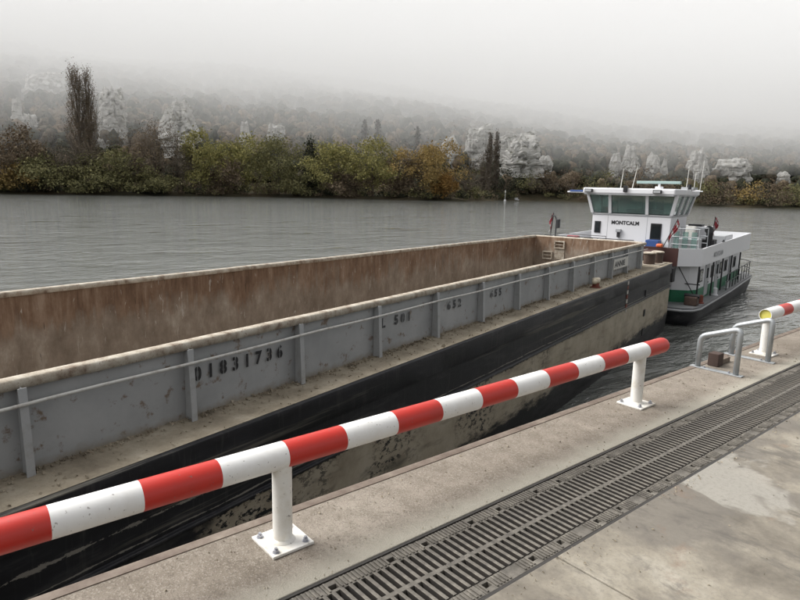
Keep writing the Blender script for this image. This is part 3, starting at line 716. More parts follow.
# lamps on the roof edge, radar, aerials
for x in (W0 - .05, W1 - .60): 
    lm = MB().box(x - .2, x + .2, WY - .78, WY - .625, zt + .06, zt + .24).build('search_light', M['boat_dark'], boat, bevel=.02); MB().box(x - .16, x + .16, WY - .795, WY - .781, zt + .09, zt + .21).build('lens', M['boat_grey_trim'], lm)
MB().box(-.36, -.18, WY - .75, WY - .55, zt + .1, zt + .42).build('horn', M['boat_dark'], boat, bevel=.02)
mb = MB(); mb.cyl((.95, WY + .9), .2, zt + .30, zt + .42, 14); mb.cyl((.95, WY + .9), .06, zt + .42, zt + .56, 10); rd = mb.build('radar_base', M['bw'], boat, auto=40)
MB().box(-.2, 2.0, WY + .8, WY + 1.0, zt + .56, zt + .70).build('radar_bar', M['radar_green'], boat, bevel=.03)
for (x, y, lx, h) in ((-.85, WY + .3, .10, 1.05), (-.25, WY + .3, .2, 1.15), (2.05, WY + 1.8, .05, 1.3), (2.3, WY + 2.3, .03, .9), (2.75, WY + 1.6, .08, 1.45)):
    o = MB(); o.tube([(x, y, zt + .2), (x + lx, y, zt + .3 + h)], [.022, .014], 6); o.build('aerial', M['plate_white'], boat)
MB().box(1.85, 2.45, WY + 1.6, WY + 2.5, zt + .3, zt + .42).build('aerial_base', M['boat_grey_trim'], boat)
MB().tube([(2.4, WY + 1.6, zt + .22), (2.9, WY + 1.6, zt + .22)], .03, 6).build('aerial_bracket', M['bw'], boat)
mb = MB(); mb.cyl((2.35, WY + 1.2), .09, zt + .3, zt + .55, 10); mb.build('signal_lamp', M['boat_dark'], boat)
# front windows and name
w_ = MB().box(W0 + .16, W0 + .48, WY - .035, WY - .003, 3.72, 4.34).build('window', M['boat_dark'], boat); MB().box(W0 + .21, W0 + .43, WY - .045, WY - .036, 3.77, 4.29).build('pane', M['dglass'], w_)
w_ = MB().box(W1 - .95, W1 - .42, WY - .035, WY - .003, 3.30, 4.36).build('window', M['boat_dark'], boat); MB().box(W1 - .90, W1 - .47, WY - .045, WY - .036, 3.62, 4.30).build('pane', M['dglass'], w_)
MB().box(W1 - 1.0, W1 - .35, WY - .55, WY - .06, 2.78, 3.55).build('blue_locker', M['boat_blue'], boat, bevel=.03)
lettering('MONTCALM', .27, boat, (W0 + 1.05, WY - .012, 4.22), (1, 0, 0), M['stencil_black'], 0, None, 'painted_lettering', .95)
MB().box(W0 + 1.35, W0 + 1.62, WY - .16, WY - .003, 3.82, 3.98).build('front_lamp', M['boat_grey_trim'], boat, bevel=.02)
MB().box(W0 + 1.42, W0 + 1.55, WY - .12, WY - .003, 3.55, 3.80).build('front_bracket', M['boat_dark'], boat)
MB().box(W0 + .08, W1 - .08, WY + .08, WY + WD - .08, 4.785, 4.80).build('wheelhouse_floor', M['seat_dark'], boat)
MB().box(W0 - .05, W1 + .05, WY - .05, WY + WD, zt - .075, zt - .057).build('ceiling_panel', M['seat_dark'], boat)
for x in (W0 + .55, W0 + 1.9): MB().box(x, x + .06, WY + 2.2, WY + 2.26, 4.8, zt - .08).build('inner_post', M['seat_dark'], boat)
MB().box(W1 - 1.2, W1 - .9, WY + 1.5, WY + 1.9, 4.8, 5.5).build('instrument_rack', M['seat_dark'], boat, bevel=.03)
# inside the wheelhouse: console, chair, rear frame
MB().box(W0 + 1.6, W1 - .7, WY + .5, WY + 1.2, 4.70, 5.02).build('console', M['seat_dark'], boat, bevel=.04)
MB().box(W0 + .3, W0 + .75, WY + .3, WY + .7, 4.70, 5.12).build('console', M['seat_dark'], boat, bevel=.04)
mb = MB(); mb.box(.05, .55, WY + 1.7, WY + 1.85, 4.72, 5.50); mb.box(.12, .48, WY + 1.72, WY + 1.83, 5.50, 5.66); mb.build('helm_chair', M['seat_dark'], boat, bevel=.05)
# on the upper deck to starboard: glazed frame, box, cowl, rails and flags
for (x, y) in ((2.35, 2.6), (3.6, 2.6), (2.35, 4.4), (3.6, 4.4)):
    MB().tube([(x, y, 2.74), (x, y, 4.25)], .025, 6).build('rack_post', M['galvanised'], boat)
for y in (2.6, 4.4):
    for z in (3.5, 3.85, 4.25): MB().tube([(2.35, y, z), (3.6, y, z)], .02, 6).build('rack_rail', M['galvanised'], boat)
for x in (2.35, 3.6):
    for z in (3.85, 4.25): MB().tube([(x, 2.6, z), (x, 4.4, z)], .02, 6).build('rack_rail', M['galvanised'], boat)
MB().box(2.5, 3.5, 2.9, 3.7, 2.74, 3.75).build('rack_locker', M['boat_grey_trim'], boat, bevel=.03)
for k in range(3): MB().box(2.45 + .4 * k, 2.70 + .4 * k, 2.62, 2.66, 2.9, 4.1).build('rack_panel', M['glass'], boat)
MB().box(2.6, 3.1, 4.0, 4.4, 3.7, 4.32).build('folded_canopy', M['plate_white'], boat, bevel=.1)
mb = MB(); mb.tube([(3.55, 5.0, 2.74), (3.55, 5.0, 4.0), (3.55, 4.85, 4.15), (3.55, 4.7, 4.15)], [.16, .16, .2, .2], 12); mb.build('vent_cowl', M['boat_dark'], boat, auto=40)
MB().box(3.1, 3.8, 4.9, 5.6, 2.74, 3.65).build('dark_box', M['boat_dark'], boat, bevel=.04)
MB().box(1.6, 3.0, 7.3, 8.7, 2.74, 4.15).build('white_box', M['bw'], boat, bevel=.04); MB().box(1.9, 2.6, 7.6, 8.3, 4.155, 4.26).build('box_hatch', M['boat_dark'], boat, bevel=.03)
MB().box(0, 3.5, 9.5, 11.5, 2.74, 3.62).build('aft_housing', M['boat_grey_trim'], boat, bevel=.05)
MB().tube([(2.2, 7.0, 2.74), (2.2, 7.0, 4.0)], .07, 8).build('exhaust', M['galvanised'], boat)
def flag(p0, tip, w, drop, name='flag'):
    p0, tip = Vector(p0), Vector(tip)
    MB().tube([p0, tip], .022, 6).build('flag_staff', M['boat_dark'], boat)
    mb = MB(); rows = []
    for j in range(9):
        q = j / 8; a = tip.lerp(p0, q * drop)
        rows.append([(a.x + w * i / 8 * (.35 + .25 * math.sin(j * .8)), a.y + .07 * math.sin(i * 1.9 + j * .4) * (i / 8 + .2), a.z - .25 * (i / 8) ** 1.3 + .02 * math.sin(i * 2)) for i in range(9)])
    mb.grid(rows); mb.m = [1 if (k // 8) % 3 == 1 else 0 for k in range(len(mb.f))]
    o = mb.build(name, [M['flag_red'], M['flag_white']], boat, smooth=True)
    s_ = o.modifiers.new('cloth', 'SOLIDIFY'); s_.thickness = .006
flag((2.1, 2.2, 3.3), (2.62, 2.4, 4.7), .24, .7)
flag((3.3, 6.6, 3.2), (3.4, 6.7, 4.75), .36, .55)
# port side: staff, lamp post, rail
flag((-3.62, 2.0, 3.3), (-3.5, 2.0, 4.75), -.32, .55)
MB().tube([(-3.35, 2.0, 2.74), (-3.3, 2.0, 4.3), (-3.38, 2.0, 4.55), (-3.6, 2.0, 4.6)], .035, 8).build('lamp_post', M['boat_dark'], boat)
MB().box(-3.32, -3.12, 1.9, 2.1, 3.95, 4.42).build('lamp_head', M['boat_dark'], boat, bevel=.03)
for z in (3.75,):
    MB().tube([(-2.9, 1.1, 2.74), (-2.9, 1.1, z), (-.3, 1.1, z), (-.3, 1.1, 2.74)], .02, 6).build('fore_rail', M['boat_dark'], boat)
MB().box(-2.4, -1.8, 1.3, 1.6, 3.43, 3.66).build('red_hose_box', M['flag_red'], boat, bevel=.04); MB().box(-1.5, -1.1, 1.3, 1.6, 3.43, 3.62).build('dark_hose_box', M['boat_dark'], boat, bevel=.04)

# ------------------------------------------------------------------ river
t = NT('river_water')
v1 = t.map(scale=(1, 1, 1), rot=(0, 0, .5)); n1 = t.noise(.55, 3, .55, v=t.map(scale=(1.0, .42, 1), rot=(0, 0, -.55)), dist=.4); n2 = t.noise(2.3, 4, .6, v=t.map(scale=(1, .5, 1), rot=(0, 0, -.35)), dist=.3); n3 = t.noise(.05, 3, .5)
hgt = t.math('ADD', t.math('MULTIPLY', n1, 1.0), t.math('MULTIPLY', n2, .75)); n4 = t.noise(.34, 5, .65, v=t.map(scale=(1.0, .42, 1), rot=(0, 0, -.53)), dist=.6)
hgt = t.math('MULTIPLY', hgt, t.math('MULTIPLY', t.math('MULTIPLY_ADD', n3, 1.0, .5), t.ramp(n4, [(.36, .12), (.62, 1.9)])))
M['water'] = t.done((.125, .13, .12), .05, 0, t.bump(hgt, 1.0, .09), .5); t.p.inputs['IOR'].default_value = 1.33
mb = MB(); mb.add([(-3000, -3000, ZW), (3000, -3000, ZW), (3000, 3000, ZW), (-3000, 3000, ZW)], [(0, 1, 2, 3)]); tag(mb.build('river', M['water']), kind='structure')

# ------------------------------------------------------------------ far bank and hill
rng = np.random.default_rng(11)
LB = Vector((-274, 34)); LD = Vector((.504, .864)).normalized(); LN = Vector((-LD.y, LD.x))
def at_pos(a, t_): p = LB + LD * a + LN * t_; return p.x, p.y
bankpts = [(-4000, -60), (-420, -30), (-200, -8), (0, 0), (42.6, 20), (97, 41), (157, 32), (184, 22), (196, 45), (240, 84), (286, 48), (314, 8), (336, 0), (420, -8), (700, 10), (1400, 60), (5600, 300)]
def bank_t(a):
    for (a0, t0), (a1, t1) in zip(bankpts, bankpts[1:]):
        if a0 <= a <= a1:
            q = (a - a0) / (a1 - a0); return t0 + (t1 - t0) * q
    return 0.0
def lerp_tab(tab, x):
    if x <= tab[0][0]: return tab[0][1]
    for (a0, b0), (a1, b1) in zip(tab, tab[1:]):
        if x <= a1: return b0 + (b1 - b0) * (x - a0) / (a1 - a0)
    return tab[-1][1]
def hill(a, t_):
    d = t_ - bank_t(a); T = t_ + 254.0
    az = (a - 108.7) / T                                  # the valley side sinks downstream
    z = ZW - 1.5 + min(max(d + 2.0, 0), 3) * .9
    if d > 1: z += .03 * min(d - 1, 90)
    g = lerp_tab(((70, 0), (110, .27), (200, .54), (366, .72), (566, .84), (800, .94), (1000, 1.0)), t_)
    if g > 0:
        E_ = math.radians(lerp_tab(((-.6, 9.9), (0, 9.6), (.17, 9.0), (.5, 6.7), (.91, 5.0), (2, 4.4)), az)) * g
        zh = CAMH + T * math.sqrt(1 + az * az) * math.tan(E_)
        zh += (.012 * T) * (math.sin(a * .017 + 1) * math.sin(t_ * .011 + a * .004) + .8 * math.sin(a * .0065 + 2.2)) * min(1, g * 1.5) * .5
        q = min(1, g / .27); z = z + (max(zh, z) - z) * q * q * (3 - 2 * q)
    return min(z, 212 + 3 * math.sin(a * .02) * math.sin(t_ * .03))
t = NT('hill_ground'); a_ = t.noise(.05, 6, .65); b_ = t.noise(.4, 5, .7)
c = t.ramp(a_, [(.32, (.045, .046, .028)), (.5, (.075, .066, .042)), (.7, (.11, .082, .052))]); c = t.mix(t.ramp(b_, [(.5, 0), (.8, .6)]), c, (.03, .03, .02))
M['hillg'] = t.done(c, .95, 0, t.bump(b_, .6, .8), .1)
al = [-800 + 20 * i for i in range(121)]; tl = sorted(set([-12 + 4 * i for i in range(30)] + [110 + 12 * i for i in range(20)] + [350 + 40 * i for i in range(19)]))
rows = [[(*at_pos(a, t_), hill(a, t_)) for a in al] for t_ in tl]
tag(MB().grid(rows).build('hillside', M['hillg'], smooth=True), kind='structure')

# ---- foliage
def leaf_mat(name, cols, trans=.12):
    t = NT(name); g = t.n('ShaderNodeNewGeometry'); a = t.noise(.55, 4, .6); b = t.noise(3.5, 2)
    oi = t.n('ShaderNodeObjectInfo'); f = t.math('ADD', t.math('MULTIPLY', a, .75), t.math('MULTIPLY', b, .25))
    c = t.ramp(f, [(.38, cols[0]), (.5, cols[1]), (.61, cols[2])])
    t.put(t.p.inputs['Base Color'], c); t.p.inputs['Roughness'].default_value = .8; t.p.inputs['Specular IOR Level'].default_value = .15
    tr = t.n('ShaderNodeBsdfTranslucent'); t.put(tr.inputs['Color'], c); mx = t.n('ShaderNodeMixShader'); mx.inputs[0].default_value = trans
    t.l(t.p.outputs[0], mx.inputs[1]); t.l(tr.outputs[0], mx.inputs[2]); t.l(mx.outputs[0], t.out.inputs['Surface']); M[name] = t.mat
leaf_mat('leaf_olive', ((0.113, 0.113, 0.056), (0.209, 0.202, 0.098), (0.304, 0.277, 0.132)))
leaf_mat('leaf_yellowgreen', ((0.165, 0.165, 0.066), (0.314, 0.294, 0.115), (0.464, 0.414, 0.168)))
leaf_mat('leaf_gold', ((0.189, 0.140, 0.063), (0.368, 0.270, 0.111), (0.514, 0.374, 0.153)))
leaf_mat('leaf_brown', ((0.107, 0.084, 0.057), (0.189, 0.144, 0.100), (0.265, 0.211, 0.140)))
leaf_mat('leaf_orange', ((0.159, 0.095, 0.036), (0.328, 0.195, 0.066), (0.454, 0.277, 0.095)))
leaf_mat('leaf_greybrown', ((0.075, 0.068, 0.050), (0.126, 0.107, 0.080), (0.188, 0.159, 0.116)))
leaf_mat('leaf_dark', ((0.032, 0.035, 0.024), (0.053, 0.058, 0.039), (0.083, 0.083, 0.054)))
worn('bark', (.20, .165, .13), (.13, .105, .082), 2, .6, .9, .3)

def quads_mesh(name, C, size, mat, rng, flat=.5):
    """many leaf-sized four-sided faces at the points C"""
    n = len(C); u = rng.normal(size=(n, 3)); u /= np.linalg.norm(u, axis=1)[:, None]
    w = rng.normal(size=(n, 3)); w -= (w * u).sum(1)[:, None] * u; w /= np.linalg.norm(w, axis=1)[:, None]
    s = (size * rng.uniform(.55, 1.35, n))[:, None]; k = rng.uniform(.5, 1.0, n)[:, None]
    V = np.stack([C - u * s, C - w * s * k, C + u * s * 1.1, C + w * s * k * .9], 1).reshape(-1, 3)
    me = bpy.data.meshes.new(name); me.vertices.add(4 * n); me.vertices.foreach_set('co', V.ravel())
    me.loops.add(4 * n); me.loops.foreach_set('vertex_index', np.arange(4 * n)); me.polygons.add(n)
    me.polygons.foreach_set('loop_start', np.arange(n) * 4); me.polygons.foreach_set('loop_total', np.full(n, 4))
    me.materials.append(mat); me.update(calc_edges=True); return me
def crown_points(rng, H, Wd, n, kind):
    """clumps through an uneven crown; returns points and clump centres"""
    cl = []
    m = {'round': 58, 'bare': 50, 'bush': 34, 'poplar': 64, 'conifer': 40}[kind]
    lob = rng.uniform(0, 2 * PI, 4); amp = rng.uniform(.08, .28, 4)
    while len(cl) < m:
        p = rng.uniform(-1, 1, 3)
        if kind == 'poplar':
            z = rng.uniform(.12, 1.0); r = .5 * Wd * (math.sin(min(1, z * 1.05) ** .75 * PI) ** .6 * .8 + .15) * rng.uniform(.2, 1)
            th = rng.uniform(0, 2 * PI); cl.append((r * math.cos(th), r * math.sin(th), z * H)); continue
        if kind == 'conifer':
            z = rng.uniform(.1, 1.0); r = .5 * Wd * (1.02 - z) * rng.uniform(.5, 1.05); th = rng.uniform(0, 2 * PI); cl.append((r * math.cos(th), r * math.sin(th), z * H)); continue
        q = np.linalg.norm(p)
        if q > 1 or q < .30: continue
        th = math.atan2(p[1], p[0]); g = 1 + sum(A * math.sin((i + 2) * th + L + 2.2 * p[2]) for i, (A, L) in enumerate(zip(amp, lob)))
        b = .06 if kind == 'bush' else .16
        cl.append((p[0] * Wd * .5 * g, p[1] * Wd * .5 * g, H * (b + (1 - b) * .5) + p[2] * H * (1 - b) * .5 * (1 + .12 * math.sin(3 * th + lob[0]))))
    cl = np.array(cl); idx = rng.integers(0, m, n); sp = {'round': .072, 'bare': .10, 'bush': .10, 'poplar': .10, 'conifer': .10}[kind]
    sd_ = np.array((Wd * sp, Wd * sp, (H * sp * .75) if kind != 'poplar' else H * .04))
    P_ = cl[idx] + rng.normal(size=(n, 3)) * sd_
    P_[:, 2] = np.maximum(P_[:, 2], .15); return P_, cl
def trunk_mesh(rng, H, Wd, cl, kind, mat):
    mb = MB(); r0 = max(.12, H * .017); lean = rng.normal(0, .02, 2) * H
    top = .95 if kind in ('poplar', 'conifer') else .62
    def axis(q): return Vector((lean[0] * q * q, lean[1] * q * q, H * q))
    mb.tube([axis(top * k / 6) for k in range(7)], [r0 * (1 - .13 * k) for k in range(7)], 7)
    for i in rng.permutation(len(cl))[:(34 if kind in ('bare', 'poplar') else 22)]:
        c = Vector(cl[i]); zb = c.z * (.62 if kind != 'poplar' else .8) * rng.uniform(.55, 1.0); q = min(top, max(.06, zb / H * .95)); a = axis(q)
        md = a.lerp(c, .5) + Vector((rng.normal(0, .03), rng.normal(0, .03), .03)) * H
        rb = r0 * (.42 - .2 * q); mb.tube([a, md, c], [rb, rb * .6, .035], 5)
        if kind in ('bare', 'poplar'):
            for _ in range(5):
                s = md.lerp(c, rng.uniform(.1, 1.0)); e = s + Vector((rng.normal(0, .045) * Wd * 2, rng.normal(0, .045) * Wd * 2, abs(rng.normal(.05, .03)) * H)); mb.tube([s, e], [.07, .03], 4, False)
    if kind in ('poplar', 'bare'):
        for _ in range(240 if kind == 'poplar' else 110):
            if kind == 'poplar':
                z = rng.uniform(.10, .90); env = .5 * Wd * (math.sin(min(1, z * 1.05) ** .75 * PI) ** .6 * .8 + .15); th = rng.uniform(0, 2 * PI); r1 = env * rng.uniform(.05, .6); r2 = env * rng.uniform(.6, 1.05)
                s = Vector((r1 * math.cos(th), r1 * math.sin(th), z * H)); e = Vector((r2 * math.cos(th), r2 * math.sin(th), min(1.02, z + rng.uniform(.08, .16)) * H))
            else:
                c = Vector(cl[rng.integers(0, len(cl))]); s = c; e = s + Vector((rng.normal(0, .07) * Wd, rng.normal(0, .07) * Wd, abs(rng.normal(.07, .04)) * H))
            mb.tube([s, e], [.075, .03], 3, False)
    return mb.mesh('trunk', mat, True, False)
def tree(px, base_d, top_py, w_px, kind, leaf, label, n=1500, size=.42, group='trees on the far bank', cat='tree', name=None, seed=None):
    """a tree rooted on the far shore in the direction of a photo column, base_d metres behind the water edge"""
    rng = np.random.default_rng(seed if seed is not None else int(abs(px) * 13 + base_d * 7))
    r = ray(px, 190); hv = Vector((r.x, r.y)).normalized()
    D = 120.0                                             # walk out to the bank
    while D < 900:
        q = Vector((hv.x * D, hv.y * D)) - LB; a, t_ = q.dot(LD), q.dot(LN)
        if t_ > bank_t(a) and t_ > -20: break
        D += 1.0
    D += base_d; q = Vector((hv.x * D, hv.y * D)) - LB; a, t_ = q.dot(LD), q.dot(LN)
    z0 = hill(a, t_) - .3; H = at(px, top_py, D).z - z0; Wd = w_px / FOC * D * 1.0
    root = empty(name or {'poplar': 'poplar_tree', 'bush': 'shrub', 'conifer': 'conifer_tree'}.get(kind, 'bank_tree'), (hv.x * D, hv.y * D, z0)); tag(root, label, cat, group)
    if kind == 'bare': size *= .62
    H = max(H, 2.5); P_, cl = crown_points(rng, H, Wd, n, kind)
    o = bpy.data.objects.new('crown', quads_mesh('crown', P_, size, M[leaf], rng)); COL.objects.link(o); o.parent = root
    o = bpy.data.objects.new('trunk', trunk_mesh(rng, H, Wd, cl, kind, M['bark'])); COL.objects.link(o); o.parent = root
    return root
G2 = 'trees on the farther shore to the right'
TREES = [
 (-14, 3, 150, 46, 'round', 'leaf_brown', 'brown leafy tree cut off by the left edge of the picture', 1500),
 (12, 2, 166, 34, 'bush', 'leaf_gold', 'yellow shrub low on the far bank, first from the left edge', 1100),
 (22, 9, 128, 46, 'round', 'leaf_brown', 'rusty brown tree with orange tips left of the twin poplar', 1500),
 (45, 6, 150, 44, 'bush', 'leaf_olive', 'olive rounded tree below the rusty brown tree, left of the poplar', 1300),
 (66, 8, 141, 48, 'bare', 'leaf_greybrown', 'grey-brown half bare tree just left of the poplar foot', 1100),
 (112, 5, 150, 50, 'round', 'leaf_olive', 'olive brown tree right beside the poplar foot', 1500),
 (133, 8, 128, 46, 'bare', 'leaf_brown', 'brown half bare tree with dark forked limbs right of the poplar', 900),
 (156, 7, 122, 44, 'bare', 'leaf_brown', 'tall bare brown tree in front of the domed chalk rock', 850),
 (178, 6, 140, 38, 'bare', 'leaf_greybrown', 'grey bare tree with thin limbs left of the yellow-green tree', 850),
 (201, 3, 132, 38, 'round', 'leaf_yellowgreen', 'narrow yellow-green tree below the domed chalk rock', 1700),
 (224, 4, 161, 34, 'bush', 'leaf_brown', 'low reddish brown shrub between two yellow-green trees', 1000),
 (244, 5, 138, 42, 'round', 'leaf_yellowgreen', 'yellow-green tree below the small white chalk tower', 1700),
 (279, 4, 138, 56, 'round', 'leaf_olive', 'wide olive tree left of the dark conifer', 2000),
 (311, 9, 143, 24, 'conifer', 'leaf_dark', 'dark conifer between the wide olive tree and the yellow-green trees', 1100),
 (334, 4, 143, 50, 'round', 'leaf_yellowgreen', 'yellow-green tree right of the dark conifer', 1900),
 (373, 4, 141, 56, 'round', 'leaf_yellowgreen', 'broad yellow-green tree left of the golden tree', 2000),
 (404, 5, 154, 36, 'bush', 'leaf_brown', 'brown shrubby tree tucked against the golden tree', 1200),
 (431, 3, 140, 56, 'round', 'leaf_gold', 'large golden autumn tree at the end of the wooded point', 2300),
 (446, 1, 172, 20, 'bush', 'leaf_orange', 'bright orange shrub at the foot of the golden tree', 700),
 (300, 2, 172, 40, 'bush', 'leaf_olive', 'low olive shrub at the water below the dark conifer', 900),
 (350, 1, 170, 40, 'bush', 'leaf_brown', 'low brown shrub at the water between the yellow-green trees', 900),
 (85, 2, 168, 46, 'bush', 'leaf_olive', 'low olive shrub at the water below the poplar', 1000),
 (150, 1, 172, 44, 'bush', 'leaf_olive', 'low olive shrub at the water below the bare brown trees', 1000),
]
for T in TREES: tree(*T[:7], n=int(T[7] * 3.2), size=.42)
tree(82, 13, 69, 25, 'poplar', 'leaf_brown', 'taller left stem of the bare brown twin poplar', n=6500, size=.2)
tree(94, 13, 73, 19, 'poplar', 'leaf_brown', 'right stem of the bare brown twin poplar', n=4500, size=.2)
for (px, d, ty, w, kd, lf, lb, n) in [
 (466, 14, 163, 30, 'bare', 'leaf_greybrown', 'grey bare tree just right of the golden tree', 800),
 (481, 26, 150, 22, 'bare', 'leaf_greybrown', 'slim grey tree left of the pale poplar pair', 700),
 (488, 16, 134, 9, 'poplar', 'leaf_greybrown', 'left poplar of the grey pair before the big chalk cliff', 700),
 (495, 16, 133, 9, 'poplar', 'leaf_greybrown', 'right poplar of the grey pair before the big chalk cliff', 700),
 (527, 18, 144, 8, 'poplar', 'leaf_greybrown', 'slim grey poplar right of the big chalk cliff middle', 600),
 (473, 3, 184, 16, 'bush', 'leaf_olive', 'pale round shrub at the water right of the golden tree', 500),
 (505, 8, 170, 30, 'bush', 'leaf_dark', 'dark shrubby tree behind the white channel pole', 800),
 (524, 6, 175, 28, 'bush', 'leaf_olive', 'olive shrub right of the white channel pole', 800),
 (547, 7, 169, 30, 'bush', 'leaf_brown', 'brown shrub left of the tug roof', 800),
 (572, 8, 166, 34, 'bush', 'leaf_brown', 'brown tree above the blue roof wing of the tug', 800),
 (603, 8, 172, 36, 'bush', 'leaf_olive', 'olive tree behind the left aerials of the tug', 800),
 (636, 9, 170, 36, 'bush', 'leaf_brown', 'brown tree behind the radar of the tug', 800),
 (668, 9, 174, 34, 'bush', 'leaf_brown', 'brown tree behind the right aerials of the tug', 800),
 (700, 8, 178, 34, 'bush', 'leaf_olive', 'olive tree on the far shore just right of the tug', 800),
 (725, 7, 180, 30, 'bush', 'leaf_brown', 'brown tree between the tug and the small yellow tree', 800),
 (750, 5, 182, 18, 'bush', 'leaf_gold', 'small yellow tree on the far shore at right', 700),
 (771, 7, 180, 30, 'bush', 'leaf_brown', 'brown tree right of the small yellow tree', 800),
 (797, 7, 182, 34, 'bush', 'leaf_olive', 'olive tree at the right edge of the picture', 800)]:
    tree(px, d, ty, w, kd, lf, lb, n=n, size=.42, group=G2)
for (px, d, ty, w, lb) in ((364, 95, 121, 8, 'left one of three small dark poplars on the misty slope'), (377, 95, 121, 8, 'middle one of three small dark poplars on the misty slope'), (416, 95, 127, 6, 'right one of three small dark poplars on the misty slope')):
    tree(px, d, ty, w, 'poplar', 'leaf_dark', lb, n=500, size=.6, group='poplars on the slope')

# ---- chalk rocks on the slope
t = NT('chalk_rock'); X, Y, Z = t.sep(); n_ = t.noise(.25, 6, .65); st = t.noise(.35, 5, .65, v=t.map(scale=(.35, .35, 3.2))); vn = t.noise(.22, 5, .6, v=t.map(loc=(4, 2, 8), scale=(1, 1, 1.8)))
c = t.ramp(st, [(.34, (.34, .33, .31)), (.44, (.50, .49, .465)), (.62, (.63, .62, .60))]); c = t.mix(t.ramp(n_, [(.5, 0), (.7, .4)]), c, (.44, .41, .35))
c = t.mix(t.ramp(vn, [(.57, 0), (.64, .8)]), c, (.10, .10, .06))
M['chalk'] = t.done(c, .95, 0, t.bump(t.math('ADD', st, n_), .5, .5), .1)
from mathutils import noise as mnoise
def fbm(p, o=4):
    from mathutils import noise as mn
    return mn.fractal(p, 1.0, 2.0, o)
CLEAR = []
def cliff(px, top, bot, w_px, D, label, shape='block', seed=1):
    r = random.Random(seed); rb = ray(px, bot); hb = math.hypot(rb.x, rb.y); D = 330.0
    while D < 900:
        p = CAM + rb * (D / hb); q_ = Vector((p.x, p.y)) - LB
        if hill(q_.dot(LD), q_.dot(LN)) > p.z: break
        D += 4
    D -= w_px / FOC * D * .25; CLEAR.append((math.atan2(rb.x, rb.y), w_px / FOC * .30, D, ray(px, bot - .35 * (bot - top)).z / hb))
    c = at(px, (top + bot) / 2, D); H = (bot - top) / FOC * D * 1.02; W = w_px / FOC * D
    off = Vector((r.uniform(0, 50), r.uniform(0, 50), r.uniform(0, 50))); W *= .92
    nl = max(5, min(11, int(H / 2.6))); na = 56; rings = []; zs_ = [0.0]
    for _ in range(nl): zs_.append(zs_[-1] + r.uniform(.55, 1.45))
    zs_ = [z / zs_[-1] for z in zs_]
    def prof_(q): return {'block': 1.0 - .22 * q ** 2.2, 'dome': math.sqrt(max(.05, 1 - (q * .93) ** 2.4)), 'spire': 1.0 - .62 * q}[shape]
    for i_ in range(nl):
        lay = 1 + .045 * r.uniform(-1, 1); ox, oy = r.uniform(-.02, .02) * W, r.uniform(-.02, .02) * W
        for (fq, fr) in ((0.0, .968), (.1, 1.0), (.5, 1.012), (.88, 1.0), (1.0, .962)):
            q = zs_[i_] + (zs_[i_ + 1] - zs_[i_]) * fq; row = []
            for k_ in range(na):
                th = 2 * PI * k_ / na; cx, cy_ = math.cos(th), math.sin(th)
                g1 = fbm(Vector((cx * 1.1, cy_ * 1.1, q * 1.3)) + off, 3); g2 = fbm(Vector((cx * 4.5, cy_ * 4.5, q * 4 + i_ * .7)) + off, 4); ck = abs(fbm(Vector((cx * 3.2, cy_ * 3.2, q * .5)) - off, 2))
                R_ = .5 * W * prof_(min(1, q)) * lay * fr * (1 + .30 * g1 + .15 * g2 - .22 * max(0, .10 - ck) / .10)
                row.append(Vector((cx * R_ + ox, cy_ * R_ * .85 + oy, (q - .5) * H + H * (.24 * fbm(Vector((cx * 1.4, cy_ * 1.4, 0)) + off * 2, 3) * q + .02 * g2))))
            rings.append(row)
    bm = bmesh.new(); low_ = [Vector((p.x * 1.05, p.y * 1.05, p.z - .12 * H)) for p in rings[0]]; rings.insert(0, low_)
    V_ = [[bm.verts.new(p) for p in row] for row in rings]
    for a_, b_ in zip(V_, V_[1:]):
        for k_ in range(na): bm.faces.new((a_[k_], a_[(k_ + 1) % na], b_[(k_ + 1) % na], b_[k_]))
    tp = bm.verts.new(sum(rings[-1], Vector()) / na + Vector((0, 0, .04 * H)))
    for k_ in range(na): bm.faces.new((V_[-1][k_], V_[-1][(k_ + 1) % na], tp))
    bm.faces.new(list(reversed(V_[0]))); bmesh.ops.recalc_face_normals(bm, faces=bm.faces)
    me = bpy.data.meshes.new('chalk_cliff'); bm.to_mesh(me); bm.free(); me.materials.append(M['chalk'])
    o = bpy.data.objects.new('chalk_cliff', me); COL.objects.link(o); o.location = c; tag(o, label, 'cliff', 'chalk rocks on the misty slope'); return o
